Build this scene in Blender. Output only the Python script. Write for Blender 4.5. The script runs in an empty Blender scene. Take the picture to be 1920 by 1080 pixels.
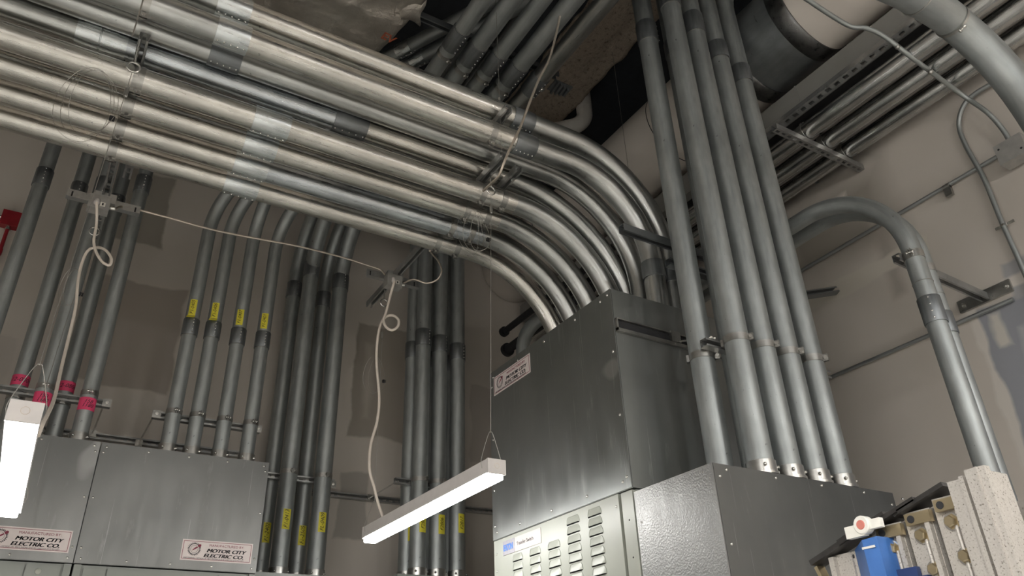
import bpy, bmesh, math, random
from mathutils import Vector, Matrix, noise
random.seed(7)
PI=math.pi
C=bpy.context.scene.collection
V=Vector
H=1.5                      # camera height above the floor; all coordinates below are relative to it

# ------------------------------------------------------------------ camera model (from the vanishing points)
AZ,PT,RL,F=0.5631376,0.51572856,-0.03827323,1437.19
_f=V((math.sin(AZ)*math.cos(PT),math.cos(AZ)*math.cos(PT),math.sin(PT)))
_r0=V((math.cos(AZ),-math.sin(AZ),0)); _u0=_r0.cross(_f)
_r=math.cos(RL)*_r0+math.sin(RL)*_u0; _u=-math.sin(RL)*_r0+math.cos(RL)*_u0
def ray(px,py): return _r*((px-960)/F)-_u*((py-540)/F)+_f
def U(px,py,x=None,y=None,z=None):
    "point of a known plane of the room seen at a pixel of the measured photograph"
    d=ray(px,py)
    if x is not None: return d*(x/d.x)
    if y is not None: return d*(y/d.y)
    return d*(z/d.z)

cam=bpy.data.cameras.new('camera'); co=bpy.data.objects.new('camera',cam); C.objects.link(co)
cam.sensor_width=36; cam.lens=F/1920*36; cam.clip_start=.02; cam.clip_end=100
co.matrix_world=Matrix((( _r.x,_u.x,-_f.x,0),(_r.y,_u.y,-_f.y,0),(_r.z,_u.z,-_f.z,0),(0,0,0,1)))
bpy.context.scene.camera=co

# ------------------------------------------------------------------ materials
def nt(name):
    m=bpy.data.materials.new(name); m.use_nodes=True
    n=m.node_tree; b=n.nodes['Principled BSDF']; return m,n,b
def L(n,a,b): n.links.new(a,b)
def ramp(n,fac,stops):
    r=n.nodes.new('ShaderNodeValToRGB'); e=r.color_ramp.elements
    while len(e)<len(stops): e.new(.5)
    for i,(p,c) in enumerate(stops):
        e[i].position=p; e[i].color=(c[0],c[1],c[2],1) if isinstance(c,(tuple,list)) else (c,c,c,1)
    L(n,fac,r.inputs[0]); return r
def tex(n,coord,scale,detail=4,sc=(1,1,1),rough=.5):
    t=n.nodes.new('ShaderNodeTexCoord'); mp=n.nodes.new('ShaderNodeMapping'); mp.inputs['Scale'].default_value=sc
    L(n,t.outputs[coord],mp.inputs[0]); no=n.nodes.new('ShaderNodeTexNoise')
    no.inputs['Scale'].default_value=scale; no.inputs['Detail'].default_value=detail; no.inputs['Roughness'].default_value=rough
    L(n,mp.outputs[0],no.inputs[0]); return no
def galv(name,c0,c1,metal=.97,rough=(.27,.38),coord='UV',seed=0):
    m,n,b=nt(name)
    a=tex(n,coord,1,4,(9,1.1,1) if coord=='UV' else (3,3,3))
    f=tex(n,coord,1,5,(40,7,1) if coord=='UV' else (30,30,30),.65)
    mx=n.nodes.new('ShaderNodeMath'); mx.operation='MULTIPLY_ADD'; mx.inputs[1].default_value=.6; L(n,a.outputs[0],mx.inputs[0])
    m2=n.nodes.new('ShaderNodeMath'); m2.operation='MULTIPLY'; m2.inputs[1].default_value=.4; L(n,f.outputs[0],m2.inputs[0]); L(n,m2.outputs[0],mx.inputs[2])
    r=ramp(n,mx.outputs[0],[(.36,c0),(.66,c1)]); L(n,r.outputs[0],b.inputs['Base Color'])
    sp=tex(n,coord,1,3,(14,26,1) if coord=='UV' else (60,60,60),.6); sr=ramp(n,sp.outputs[0],[(.69,0),(.74,1)])
    st=tex(n,coord,1,3,(2.2,2.6,1) if coord=='UV' else (5,5,5),.7); tr=ramp(n,st.outputs[0],[(.40,.80),(.60,1.0)])
    mk=n.nodes.new('ShaderNodeMixRGB'); mk.blend_type='MULTIPLY'; mk.inputs[0].default_value=1; L(n,r.outputs[0],mk.inputs[1]); L(n,tr.outputs[0],mk.inputs[2])
    md=n.nodes.new('ShaderNodeMixRGB'); md.inputs[2].default_value=(.08,.08,.08,1); ks=n.nodes.new('ShaderNodeMath'); ks.operation='MULTIPLY'; ks.inputs[1].default_value=.75
    L(n,sr.outputs[0],ks.inputs[0]); L(n,ks.outputs[0],md.inputs[0]); L(n,mk.outputs[0],md.inputs[1]); L(n,md.outputs[0],b.inputs['Base Color'])
    rr=ramp(n,f.outputs[0],[(.3,rough[0]),(.7,rough[1])]); L(n,rr.outputs[0],b.inputs['Roughness'])
    b.inputs['Metallic'].default_value=metal
    bp=n.nodes.new('ShaderNodeBump'); bp.inputs['Strength'].default_value=.035; bp.inputs['Distance'].default_value=.002
    L(n,f.outputs[0],bp.inputs['Height']); L(n,bp.outputs[0],b.inputs['Normal'])
    return m
def plain(name,c,rough=.6,metal=0,var=.12,scale=20,bump=0):
    m,n,b=nt(name); a=tex(n,'Object',scale,4)
    r=ramp(n,a.outputs[0],[(.3,tuple(x*(1-var) for x in c)),(.7,tuple(min(1,x*(1+var)) for x in c))])
    L(n,r.outputs[0],b.inputs['Base Color']); b.inputs['Roughness'].default_value=rough; b.inputs['Metallic'].default_value=metal
    if bump:
        bp=n.nodes.new('ShaderNodeBump'); bp.inputs['Strength'].default_value=bump; bp.inputs['Distance'].default_value=.01
        L(n,a.outputs[0],bp.inputs['Height']); L(n,bp.outputs[0],b.inputs['Normal'])
    return m
M={}
M['galv']=galv('galvanised_steel',(.37,.395,.395),(.52,.545,.54),rough=(.46,.58),metal=.84)
M['galv_mid']=galv('semi_bright_galvanised_steel',(.44,.45,.44),(.62,.63,.615),rough=(.26,.38),metal=1.0)
M['galv_light']=galv('bright_galvanised_steel',(.58,.565,.53),(.78,.76,.71),rough=(.24,.36),metal=1.0)
M['galv_shiny']=galv('wall_conduit_steel',(.55,.56,.56),(.76,.76,.74),rough=(.2,.3),metal=1.0)
M['galv_blue']=galv('bluish_galvanised_steel',(.50,.54,.57),(.68,.71,.74),rough=(.24,.36),metal=1.0)
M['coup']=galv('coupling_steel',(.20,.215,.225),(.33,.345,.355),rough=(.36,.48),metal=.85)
M['coup_light']=galv('bright_coupling_steel',(.60,.64,.655),(.84,.87,.875),rough=(.24,.36),metal=1.0)
M['strap']=galv('strap_steel',(.36,.355,.34),(.58,.57,.54),coord='Object')
M['strut']=galv('strut_steel',(.34,.345,.34),(.52,.52,.51),coord='Object',metal=.75)
M['zinc']=plain('zinc_screws',(.72,.71,.68),.25,.95)
M['brass']=plain('yellow_zinc_bolts',(.48,.40,.26),.34,.9)
M['white']=plain('white_enamel',(.72,.68,.66),.4,0,.04)
M['cord']=plain('white_rubber_cord',(.74,.66,.58),.5,0,.05)
M['armor']=plain('metal_clad_cable_armor',(.62,.55,.47),.35,.7)
M['wire']=plain('steel_wire',(.42,.40,.37),.4,.8)
M['black']=plain('black_paint',(.012,.012,.014),.55)
M['blackmetal']=plain('dark_slider_plate',(.045,.042,.04),.42,.4,.3,40)
M['red']=plain('fire_alarm_red',(.28,.012,.02),.45)
M['pink']=plain('pink_tape',(.72,.06,.16),.6,0,.08)
M['yellow']=plain('yellow_tape',(.70,.62,.05),.6,0,.08)
M['ink']=plain('black_ink',(.012,.012,.018),.5)
M['maroon']=plain('maroon_ink',(.22,.02,.05),.5)
M['paper']=plain('pinkish_white_sign',(.72,.64,.62),.45,0,.03)
M['sticker']=plain('white_sticker',(.8,.78,.72),.5)
M['pvc']=plain('white_pvc',(.70,.68,.65),.35,0,.06)
M['blue']=plain('blue_painted_steel',(.05,.15,.42),.38,0,.15,18)
M['navy']=plain('dark_blue_paint',(.02,.04,.13),.5)
M['green']=plain('grey_green_enamel',(.235,.25,.225),.33,0,.04,6)
M['cream']=plain('pale_grey_green_enamel',(.40,.415,.365),.32,0,.03,6)
M['slot']=plain('dark_gap',(.02,.02,.022),.8)
M['plate']=plain('plastic_nameplate',(.62,.56,.53),.4,0,.04)
M['plategrey']=plain('grey_nameplate_end',(.28,.27,.30),.35,.3,.15,90)
M['eblue']=plain('blue_lettering',(.02,.16,.62),.4)
M['deck']=plain('dark_roof_deck',(.035,.04,.048),.8)
M['boxgrey']=plain('junction_box_steel',(.40,.39,.37),.45,.4)
M['beam']=plain('grey_painted_steel_beam',(.24,.235,.22),.6,0,.1,3)
M['duct']=plain('beige_duct_jacket',(.62,.57,.52),.55,0,.05,2)
M['band']=galv('duct_band_steel',(.10,.10,.10),(.24,.24,.235),coord='Object',rough=(.25,.4))
M['rust']=plain('rust_streak',(.28,.10,.05),.8)

def sheet(name,c0,c1,rough=(.26,.42),metal=.85,scr=.5,dimple=0):
    m,n,b=nt(name)
    a=tex(n,'Object',1.4,4); f=tex(n,'Object',1,4,(1.5,70,70)); g=tex(n,'Object',1,5,(14,14,3),.7)
    r=ramp(n,a.outputs[0],[(.3,c0),(.72,c1)])
    # scuffs and scratches: lighter wear marks
    s=ramp(n,g.outputs[0],[(.60,0),(.78,1)]); 
    mx=n.nodes.new('ShaderNodeMixRGB'); mx.inputs[2].default_value=(.62,.62,.6,1)
    k=n.nodes.new('ShaderNodeMath'); k.operation='MULTIPLY'; k.inputs[1].default_value=scr; L(n,s.outputs[0],k.inputs[0]); L(n,k.outputs[0],mx.inputs[0])
    L(n,r.outputs[0],mx.inputs[1])
    last=mx.outputs[0]
    for rot,th in ((.5,.70),(-.9,.715),(1.35,.72)):
        t2=n.nodes.new('ShaderNodeTexCoord'); mp=n.nodes.new('ShaderNodeMapping'); mp.inputs['Rotation'].default_value=(rot,rot*.2,rot); mp.inputs['Scale'].default_value=(1.4,160,1.4) if rot>0 else (160,1.6,1.6)
        L(n,t2.outputs['Object'],mp.inputs[0]); sn=n.nodes.new('ShaderNodeTexNoise'); sn.inputs['Scale'].default_value=1; sn.inputs['Detail'].default_value=2; L(n,mp.outputs[0],sn.inputs[0])
        sr=ramp(n,sn.outputs[0],[(th,0),(th+.02,1)]); m3=n.nodes.new('ShaderNodeMixRGB'); m3.inputs[2].default_value=(.75,.75,.73,1)
        k3=n.nodes.new('ShaderNodeMath'); k3.operation='MULTIPLY'; k3.inputs[1].default_value=scr; L(n,sr.outputs[0],k3.inputs[0]); L(n,k3.outputs[0],m3.inputs[0]); L(n,last,m3.inputs[1]); last=m3.outputs[0]
    L(n,last,b.inputs['Base Color'])
    rr=ramp(n,g.outputs[0],[(.3,rough[0]),(.7,rough[1])]); L(n,rr.outputs[0],b.inputs['Roughness'])
    b.inputs['Metallic'].default_value=metal
    w=tex(n,'Object',2.2,2); bp=n.nodes.new('ShaderNodeBump'); bp.inputs['Strength'].default_value=.25; bp.inputs['Distance'].default_value=.02
    L(n,w.outputs[0],bp.inputs['Height'])
    if dimple:
        d=tex(n,'Object',130,2); b2=n.nodes.new('ShaderNodeBump'); b2.inputs['Strength'].default_value=dimple; b2.inputs['Distance'].default_value=.003
        L(n,d.outputs[0],b2.inputs['Height']); L(n,bp.outputs[0],b2.inputs['Normal']); L(n,b2.outputs[0],b.inputs['Normal'])
    else: L(n,bp.outputs[0],b.inputs['Normal'])
    return m
M['sheet']=sheet('galvanised_sheet',(.25,.26,.25),(.38,.39,.38),rough=(.30,.45),scr=.35)
M['sheet2']=sheet('dull_galvanised_sheet',(.165,.168,.163),(.25,.25,.243),rough=(.32,.48),scr=.25)
M['sheet3']=sheet('dimpled_galvanised_sheet',(.30,.30,.295),(.38,.38,.372),rough=(.36,.48),scr=.12,dimple=.6)

def wallmat(name,base,rects,axis):
    "painted drywall with joint-compound patches and soft shade painted in colour; rects: (u0,u1,z0,z1,colour)"
    m,n,b=nt(name)
    big=tex(n,'Object',.9,3); r=ramp(n,big.outputs[0],[(.3,tuple(x*.93 for x in base)),(.7,tuple(x*1.05 for x in base))])
    col=r.outputs[0]
    t=n.nodes.new('ShaderNodeTexCoord'); s=n.nodes.new('ShaderNodeSeparateXYZ'); L(n,t.outputs['Object'],s.inputs[0])
    nz=tex(n,'Object',3.5,3); 
    def mth(op,a,bv):
        q=n.nodes.new('ShaderNodeMath'); q.operation=op
        if hasattr(a,'links'): L(n,a,q.inputs[0])
        else: q.inputs[0].default_value=a
        if hasattr(bv,'links'): L(n,bv,q.inputs[1])
        else: q.inputs[1].default_value=bv
        return q.outputs[0]
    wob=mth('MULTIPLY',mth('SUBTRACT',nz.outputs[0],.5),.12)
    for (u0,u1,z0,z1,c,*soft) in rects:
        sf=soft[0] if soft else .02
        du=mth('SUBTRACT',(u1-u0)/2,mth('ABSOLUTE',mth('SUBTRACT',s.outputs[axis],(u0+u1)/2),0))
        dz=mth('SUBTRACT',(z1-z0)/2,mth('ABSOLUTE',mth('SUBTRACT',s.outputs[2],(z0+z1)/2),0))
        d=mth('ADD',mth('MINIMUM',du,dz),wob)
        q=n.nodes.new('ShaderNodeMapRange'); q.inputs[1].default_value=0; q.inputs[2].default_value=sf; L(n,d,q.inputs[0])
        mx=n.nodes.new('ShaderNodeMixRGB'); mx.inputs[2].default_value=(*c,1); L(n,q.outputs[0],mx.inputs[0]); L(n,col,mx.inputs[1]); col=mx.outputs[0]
    L(n,col,b.inputs['Base Color']); b.inputs['Roughness'].default_value=.75
    fn=tex(n,'Object',60,3); bp=n.nodes.new('ShaderNodeBump'); bp.inputs['Strength'].default_value=.08; bp.inputs['Distance'].default_value=.004
    L(n,fn.outputs[0],bp.inputs['Height']); L(n,bp.outputs[0],b.inputs['Normal'])
    return m
def foilmat():
    m,n,b=nt('foil_insulation'); a=tex(n,'Object',2.6,6,rough=.6)
    r=ramp(n,a.outputs[0],[(.3,(.40,.36,.32)),(.55,(.62,.575,.52)),(.75,(.80,.76,.70))]); L(n,r.outputs[0],b.inputs['Base Color'])
    b.inputs['Metallic'].default_value=.9; b.inputs['Roughness'].default_value=.3
    w=n.nodes.new('ShaderNodeTexVoronoi'); w.feature='F1'; w.inputs['Scale'].default_value=5
    k=tex(n,'Object',9,8,rough=.65); bp=n.nodes.new('ShaderNodeBump'); bp.inputs['Strength'].default_value=.6; bp.inputs['Distance'].default_value=.05
    L(n,k.outputs[0],bp.inputs['Height'])
    # scrim grid
    t=n.nodes.new('ShaderNodeTexCoord'); g=n.nodes.new('ShaderNodeTexWave'); g.inputs['Scale'].default_value=60; L(n,t.outputs['Object'],g.inputs[0])
    b2=n.nodes.new('ShaderNodeBump'); b2.inputs['Strength'].default_value=.12; b2.inputs['Distance'].default_value=.004; L(n,g.outputs[0],b2.inputs['Height']); L(n,bp.outputs[0],b2.inputs['Normal'])
    L(n,b2.outputs[0],b.inputs['Normal']); return m
M['foil']=foilmat()
def spraymat():
    m,n,b=nt('sprayed_fireproofing'); a=tex(n,'Object',26,6,rough=.75)
    r=ramp(n,a.outputs[0],[(.32,(.16,.12,.09)),(.44,(.46,.385,.31)),(.7,(.58,.49,.40))]); L(n,r.outputs[0],b.inputs['Base Color'])
    b.inputs['Roughness'].default_value=.95
    bp=n.nodes.new('ShaderNodeBump'); bp.inputs['Strength'].default_value=.9; bp.inputs['Distance'].default_value=.02
    L(n,a.outputs[0],bp.inputs['Height']); L(n,bp.outputs[0],b.inputs['Normal']); return m
M['spray']=spraymat()
def masttmat():
    m,n,b=nt('dirty_aluminium_mast'); a=tex(n,'Object',300,3,rough=.6); g=tex(n,'Object',12,4)
    r=ramp(n,a.outputs[0],[(.33,(.12,.10,.08)),(.385,(.46,.43,.39)),(.8,(.55,.52,.485))]); L(n,r.outputs[0],b.inputs['Base Color'])
    b.inputs['Roughness'].default_value=.5; b.inputs['Metallic'].default_value=.3; return m
M['mast']=masttmat()
def emis(name,c,s):
    m,n,b=nt(name); b.inputs['Base Color'].default_value=(.9,.9,.9,1)
    b.inputs['Emission Color'].default_value=(*c,1); b.inputs['Emission Strength'].default_value=s; return m
M['led']=emis('lit_diffuser',(1,.99,.965),40); M['led0']=emis('lit_diffuser_hanging',(1,.99,.965),13); M['led_fill']=emis('lit_diffuser_fill',(1,.99,.965),80)
M['floor']=plain('polished_concrete_floor',(.58,.56,.52),.35,0,.1,1.5)

# ------------------------------------------------------------------ mesh builder
class MB:
    def __init__(s): s.v=[]; s.f=[]; s.uv=[]; s.hasuv=False
    def add(s,vs,fs,uvs=None):
        o=len(s.v); s.v+= [V(p) for p in vs]
        for i,f in enumerate(fs):
            s.f.append([o+k for k in f]); s.uv.append(uvs[i] if uvs else [(0,0)]*len(f))
        if uvs: s.hasuv=True
        return s
    def box(s,a,b):
        x0,x1=sorted((a[0],b[0])); y0,y1=sorted((a[1],b[1])); z0,z1=sorted((a[2],b[2]))
        return s.add([(x0,y0,z0),(x1,y0,z0),(x1,y1,z0),(x0,y1,z0),(x0,y0,z1),(x1,y0,z1),(x1,y1,z1),(x0,y1,z1)],
          [(0,3,2,1),(4,5,6,7),(0,1,5,4),(1,2,6,5),(2,3,7,6),(3,0,4,7)])
    def obox(s,c,ax,ay,az,hx,hy,hz):
        "oriented box: centre, three unit axes, half sizes"
        c=V(c); vs=[c+ax*hx*i+ay*hy*j+az*hz*k for i,j,k in [(-1,-1,-1),(1,-1,-1),(1,1,-1),(-1,1,-1),(-1,-1,1),(1,-1,1),(1,1,1),(-1,1,1)]]
        fs=[(0,3,2,1),(4,5,6,7),(0,1,5,4),(1,2,6,5),(2,3,7,6),(3,0,4,7)]
        if ax.cross(ay).dot(az)<0: fs=[tuple(reversed(f)) for f in fs]
        return s.add(vs,fs)
    def tube(s,pts,r,n=20,cap=True,radii=None,closed=False):
        pts=[V(p) for p in pts]; N=len(pts)
        tan=[]
        for i in range(N):
            if closed: t=pts[(i+1)%N]-pts[i-1]
            else: t=pts[min(i+1,N-1)]-pts[max(i-1,0)]
            tan.append(t.normalized() if t.length>1e-9 else V((0,0,1)))
        a=tan[0].orthogonal().normalized(); vs=[]; ln=0; lens=[0]
        for i in range(N):
            t=tan[i]; a=(a-t*a.dot(t)); a=a.normalized() if a.length>1e-6 else t.orthogonal().normalized(); b=t.cross(a)
            if i: ln+=(pts[i]-pts[i-1]).length; lens.append(ln)
            rr=radii[i] if radii else r
            # mitre-free ring
            for k in range(n):
                th=2*PI*k/n; vs.append(pts[i]+(a*math.cos(th)+b*math.sin(th))*rr)
        fs=[];uv=[]
        M_=N if closed else N-1
        for i in range(M_):
            j=(i+1)%N; l1=lens[i]; l2=lens[i+1] if i+1<N else ln+(pts[0]-pts[-1]).length
            for k in range(n):
                k2=(k+1)%n; fs.append((i*n+k,i*n+k2,j*n+k2,j*n+k))
                u0=k/n;u1=(k+1)/n; uv.append([(u0,l1),(u1,l1),(u1,l2),(u0,l2)])
        if cap and not closed:
            fs.append(tuple(reversed(range(n)))); uv.append([(0,0)]*n)
            fs.append(tuple((N-1)*n+k for k in range(n))); uv.append([(0,0)]*n)
        return s.add(vs,fs,uv)
    def lathe(s,c,axis,prof,n=24,cap=True):
        "prof: list of (distance along axis, radius)"
        c=V(c); ax=V(axis).normalized(); a=ax.orthogonal().normalized(); b=ax.cross(a); N=len(prof); vs=[];fs=[];uv=[]
        for d,r in prof:
            for k in range(n):
                th=2*PI*k/n; vs.append(c+ax*d+(a*math.cos(th)+b*math.sin(th))*r)
        for i in range(N-1):
            for k in range(n):
                k2=(k+1)%n; fs.append((i*n+k,i*n+k2,(i+1)*n+k2,(i+1)*n+k)); uv.append([(k/n,prof[i][0]),((k+1)/n,prof[i][0]),((k+1)/n,prof[i+1][0]),(k/n,prof[i+1][0])])
        if cap:
            fs.append(tuple(reversed(range(n)))); uv.append([(0,0)]*n); fs.append(tuple((N-1)*n+k for k in range(n))); uv.append([(0,0)]*n)
        if sum(prof[i+1][0]-prof[i][0] for i in range(N-1))<0: fs=[tuple(reversed(f)) for f in fs]
        return s.add(vs,fs,uv)
    def dome(s,c,nrm,r,h,n=10):
        nrm=V(nrm).normalized(); c=V(c)
        return s.tube([c-nrm*h*.3,c+nrm*h*.35,c+nrm*h*.8,c+nrm*h],0,n,True,[r,r,r*.7,r*.25])
    def build(s,name,mat,parent=None,loc=None,kind=None):
        me=bpy.data.meshes.new(name)
        root=parent
        off=V((0,0,0))
        p=parent
        while p is not None: off+=p.location; p=p.parent
        base=V(loc) if loc is not None else V((0,0,0))
        me.from_pydata([tuple(q-off-base) for q in s.v],[],s.f)
        uvl=me.uv_layers.new(name='UVMap'); k=0
        for fu in s.uv:
            for c in fu: uvl.data[k].uv=c; k+=1
        me.materials.append(mat)
        bm=bmesh.new(); bm.from_mesh(me)
        for f in bm.faces: f.smooth=True
        for e in bm.edges:
            if len(e.link_faces)!=2 or e.calc_face_angle(0)>math.radians(38): e.smooth=False
        bm.to_mesh(me); bm.free()
        o=bpy.data.objects.new(name,me); C.objects.link(o); o.location=base
        if parent: o.parent=parent
        if kind: o['kind']=kind
        return o
def struct(name,mb,mat): return mb.build(name,mat,kind='structure')
def tag(o,label,cat,group=None):
    o['label']=label; o['category']=cat
    if group: o['group']=group
    return o
def thing(name,loc,label,cat,group=None):
    o=bpy.data.objects.new(name,None); C.objects.link(o); o.location=V(loc); o.empty_display_size=.05
    return tag(o,label,cat,group)

def fillet(pts,rad,n=12):
    "polyline with circular arcs at the inner corners"
    pts=[V(p) for p in pts]; out=[pts[0]]
    if not isinstance(rad,(list,tuple)): rad=[rad]*(len(pts)-2)
    for i in range(1,len(pts)-1):
        a,b,c=pts[i-1],pts[i],pts[i+1]; d1=(a-b).normalized(); d2=(c-b).normalized()
        ang=math.acos(max(-1,min(1,d1.dot(d2))))
        if PI-ang<.01 or rad[i-1]<=0: out.append(b); continue
        t=rad[i-1]/math.tan(ang/2); t=min(t,(a-b).length*.98,(c-b).length*.98)
        r=t*math.tan(ang/2); bis=(d1+d2).normalized(); cen=b+bis*(r/math.sin(ang/2))
        s0=(b+d1*t)-cen; s1=(b+d2*t)-cen; tot=s0.angle(s1); axis=s0.cross(s1).normalized()
        for k in range(n+1): out.append(cen+Matrix.Rotation(tot*k/n,3,axis)@s0)
    out.append(pts[-1]); return out
def smooth(pts,n=6):
    "Catmull-Rom through the points"
    pts=[V(p) for p in pts]; P=[pts[0]*2-pts[1]]+pts+[pts[-1]*2-pts[-2]]; out=[]
    for i in range(1,len(P)-2):
        p0,p1,p2,p3=P[i-1:i+3]
        for k in range(n):
            t=k/n; out.append(.5*((2*p1)+(p2-p0)*t+(2*p0-5*p1+4*p2-p3)*t*t+(3*p1-p0-3*p2+p3)*t**3))
    out.append(pts[-1]); return out

def text(s,size,org,xd,yd,mat,parent,name='lettering',shear=0,off=0,sx=1,ex=.0004,align='LEFT',space=1,bold=None):
    cu=bpy.data.curves.new(name,'FONT'); cu.body=s; cu.size=size; cu.shear=shear; cu.offset=off; cu.extrude=ex; cu.align_x=align; cu.space_character=space
    o=bpy.data.objects.new(name,cu); C.objects.link(o)
    me=bpy.data.meshes.new_from_object(o); bpy.data.objects.remove(o); bpy.data.curves.remove(cu)
    if bold:
        bm=bmesh.new()
        for k in range(bold[0]):
            n0=len(bm.verts); bm.from_mesh(me); bm.verts.ensure_lookup_table()
            for v in bm.verts[n0:]: v.co.x+=bold[1]*k/sx; v.co.y+=(k%2)*bold[1]*.35
        bm.to_mesh(me); bm.free()
    zd=V(xd).cross(V(yd)).normalized()
    offp=V((0,0,0)); p=parent
    while p is not None: offp+=p.location; p=p.parent
    for v in me.vertices: v.co=V(org)+V(xd)*v.co.x*sx+V(yd)*v.co.y+zd*v.co.z-offp
    me.materials.clear(); me.materials.append(mat)
    ob=bpy.data.objects.new(name,me); C.objects.link(ob); ob.parent=parent; return ob

X3,Y3,Z3=V((1,0,0)),V((0,1,0)),V((0,0,1))

# ------------------------------------------------------------------ electrical parts
def coupling(parent,c,axis,r,face,mat='coup',ln=.115,screws=4):
    c=V(c); ax=V(axis).normalized(); R_=r+.0055
    m=MB().lathe(c,ax,[(-ln/2,r+.001),(-ln/2,R_-.001),(-ln/2+.003,R_),(ln/2-.003,R_),(ln/2,R_-.001),(ln/2,r+.001)],28,False)
    o=m.build('coupling',M[mat],parent)
    f=V(face); f=(f-ax*f.dot(ax)).normalized()
    for k in range(screws):
        t=(-ln/2+.014)+(ln-.028)*k/max(1,screws-1)
        MB().dome(c+ax*t+f*R_,f,.0045,.005,8).build('set_screw',M['zinc'],o)
    return o
def seam(parent,c,axis,r,mat='strap'):
    MB().lathe(c,axis,[(-.002,r+.0002),(-.0015,r+.0018),(.0015,r+.0018),(.002,r+.0002)],24).build('end_bead',M[mat],parent)
def clamp(parent,c,axis,r,out,mat='strap',w=.034,side=None):
    "strut strap: band round the pipe, two ears and a bolt on the side away from the strut, a foot on the strut side"
    c=V(c); ax=V(axis).normalized(); o_=V(out); o_=(o_-ax*o_.dot(ax)).normalized(); sd=ax.cross(o_)
    m=MB().lathe(c,ax,[(-w/2,r+.0002),(-w/2,r+.003),(w/2,r+.003),(w/2,r+.0002)],28)
    for sg in (-1,1): m.obox(c+o_*(r+.011)+sd*sg*.006,o_,ax,sd,.012,w/2,.0013)
    m.obox(c-o_*(r+.006),o_,ax,sd,.008,w/2,.011)
    ob=m.build('pipe_strap',M[mat],parent)
    b=MB().lathe(c+o_*(r+.013)+sd*.0,sd,[(-.016,.004),(-.016,.0085),(-.009,.0085),(-.009,.004),(.009,.004),(.009,.0095),(.013,.0095),(.017,.005)],10)
    b.build('strap_bolt',M['zinc'],ob)
    return ob
def connector(parent,c,axis,r):
    c=V(c); ax=V(axis).normalized()
    o=MB().lathe(c,ax,[(0,r+.001),(0,r+.012),(.012,r+.012),(.014,r+.006),(.06,r+.006),(.062,r+.001)],28).build('box_connector',M['strap'],parent)
    for k in range(2):
        f=V((-.55,-.8,0)) if k==0 else V((.75,-.6,0)); f=(f-ax*f.dot(ax)).normalized()
        MB().dome(c+ax*.036+f*(r+.006),f,.008,.012,8).build('set_screw',M['zinc'],o)
    return o
def tape(parent,c,axis,r,face,w,h,mat,txt=None,tsize=.03,wrap=None,flap=False):
    "piece of tape following the pipe: w = width round the pipe (m), h = along the pipe"
    c=V(c); ax=V(axis).normalized(); f=V(face); f=(f-ax*f.dot(ax)).normalized(); s=ax.cross(f)
    rr=r+.0012; half=w/2/rr; n=max(6,int(half*12)); vs=[];fs=[]
    for i in range(n+1):
        th=-half+2*half*i/n
        for j,t in enumerate((-h/2,h/2)):
            vs.append(c+(f*math.cos(th)+s*math.sin(th))*rr+ax*t)
            vs.append(c+(f*math.cos(th)+s*math.sin(th))*(rr-.001)+ax*t)
    for i in range(n):
        a=i*4; b=a+4
        fs+=[(a,b,b+2,a+2),(a+1,a+3,b+3,b+1),(a,a+1,b+1,b),(a+2,b+2,b+3,a+3)]
    fs+=[(0,2,3,1),(n*4,n*4+1,n*4+3,n*4+2)]
    m=MB().add(vs,fs)
    if flap:
        p=c-ax*(h/2+.012)+f*(rr+.008)
        m.obox(p,s,(ax*.7-f*.7).normalized(),(ax*.7+f*.7).normalized(),w*.55,.018,.0006)
    o=m.build('tape_label',M[mat],parent)
    if txt:
        # hand-written marker characters, laid round the pipe
        cu=bpy.data.curves.new('t','FONT'); cu.body=txt; cu.size=tsize; cu.shear=.3; cu.align_x='CENTER'; cu.align_y='CENTER'; cu.space_line=.8
        q=bpy.data.objects.new('t',cu); C.objects.link(q); me=bpy.data.meshes.new_from_object(q); bpy.data.objects.remove(q)
        offp=parent.location.copy()
        for v in me.vertices:
            x,y=(v.co.x,v.co.y)
            if wrap: a_,t_=x,y
            else: a_,t_=-y,x
            th=a_/rr; v.co=c+(f*math.cos(th)+s*math.sin(th))*(rr+.0012)+ax*t_-offp
        me.materials.clear(); me.materials.append(M['ink']); me.name='handwriting'
        ob=bpy.data.objects.new('handwriting',me); C.objects.link(ob); ob.parent=o
    return o
def strut(label,p0,p1,openv,cat='strut channel',group=None,w=.041,d=.041,name='strut_channel',slots=True,extra=None,mat='strut',pitch=.05,slot=.028):
    "C-profile channel with slotted web; openv = direction its open side faces"
    p0=V(p0); p1=V(p1); ax=(p1-p0).normalized(); ov=V(openv); ov=(ov-ax*ov.dot(ax)).normalized(); sd=ax.cross(ov); Ln=(p1-p0).length
    t=thing(name,p0,label,cat,group); m=MB(); th=.0025; mid=(p0+p1)/2
    # p0..p1 is the centre line of the section
    for sg in (-1,1):
        m.obox(mid+sd*sg*(w/2-th/2),ax,ov,sd,Ln/2,d/2,th/2)
        m.obox(mid+ov*(d/2-th/2)+sd*sg*(w/2-.0055),ax,ov,sd,Ln/2,th/2,.0042)
    wc=-ov*(d/2-th/2)
    if slots:
        for sg in (-1,1): m.obox(mid+wc+sd*sg*(w/2-.0068),ax,ov,sd,Ln/2,th/2,.0068-.0012)
        N=max(1,int(Ln/pitch)); pt=Ln/N; br=(pt-slot*pt/pitch)
        for k in range(N+1):
            x=k*pt; a=max(0,x-br/2); b=min(Ln,x+br/2)
            m.obox(p0+ax*(a+b)/2+wc,ax,ov,sd,(b-a)/2,th/2,w/2-.010)
    else: m.obox(mid+wc,ax,ov,sd,Ln/2,th/2,w/2-th)
    m.build('channel',M[mat],t)
    return t
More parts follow.
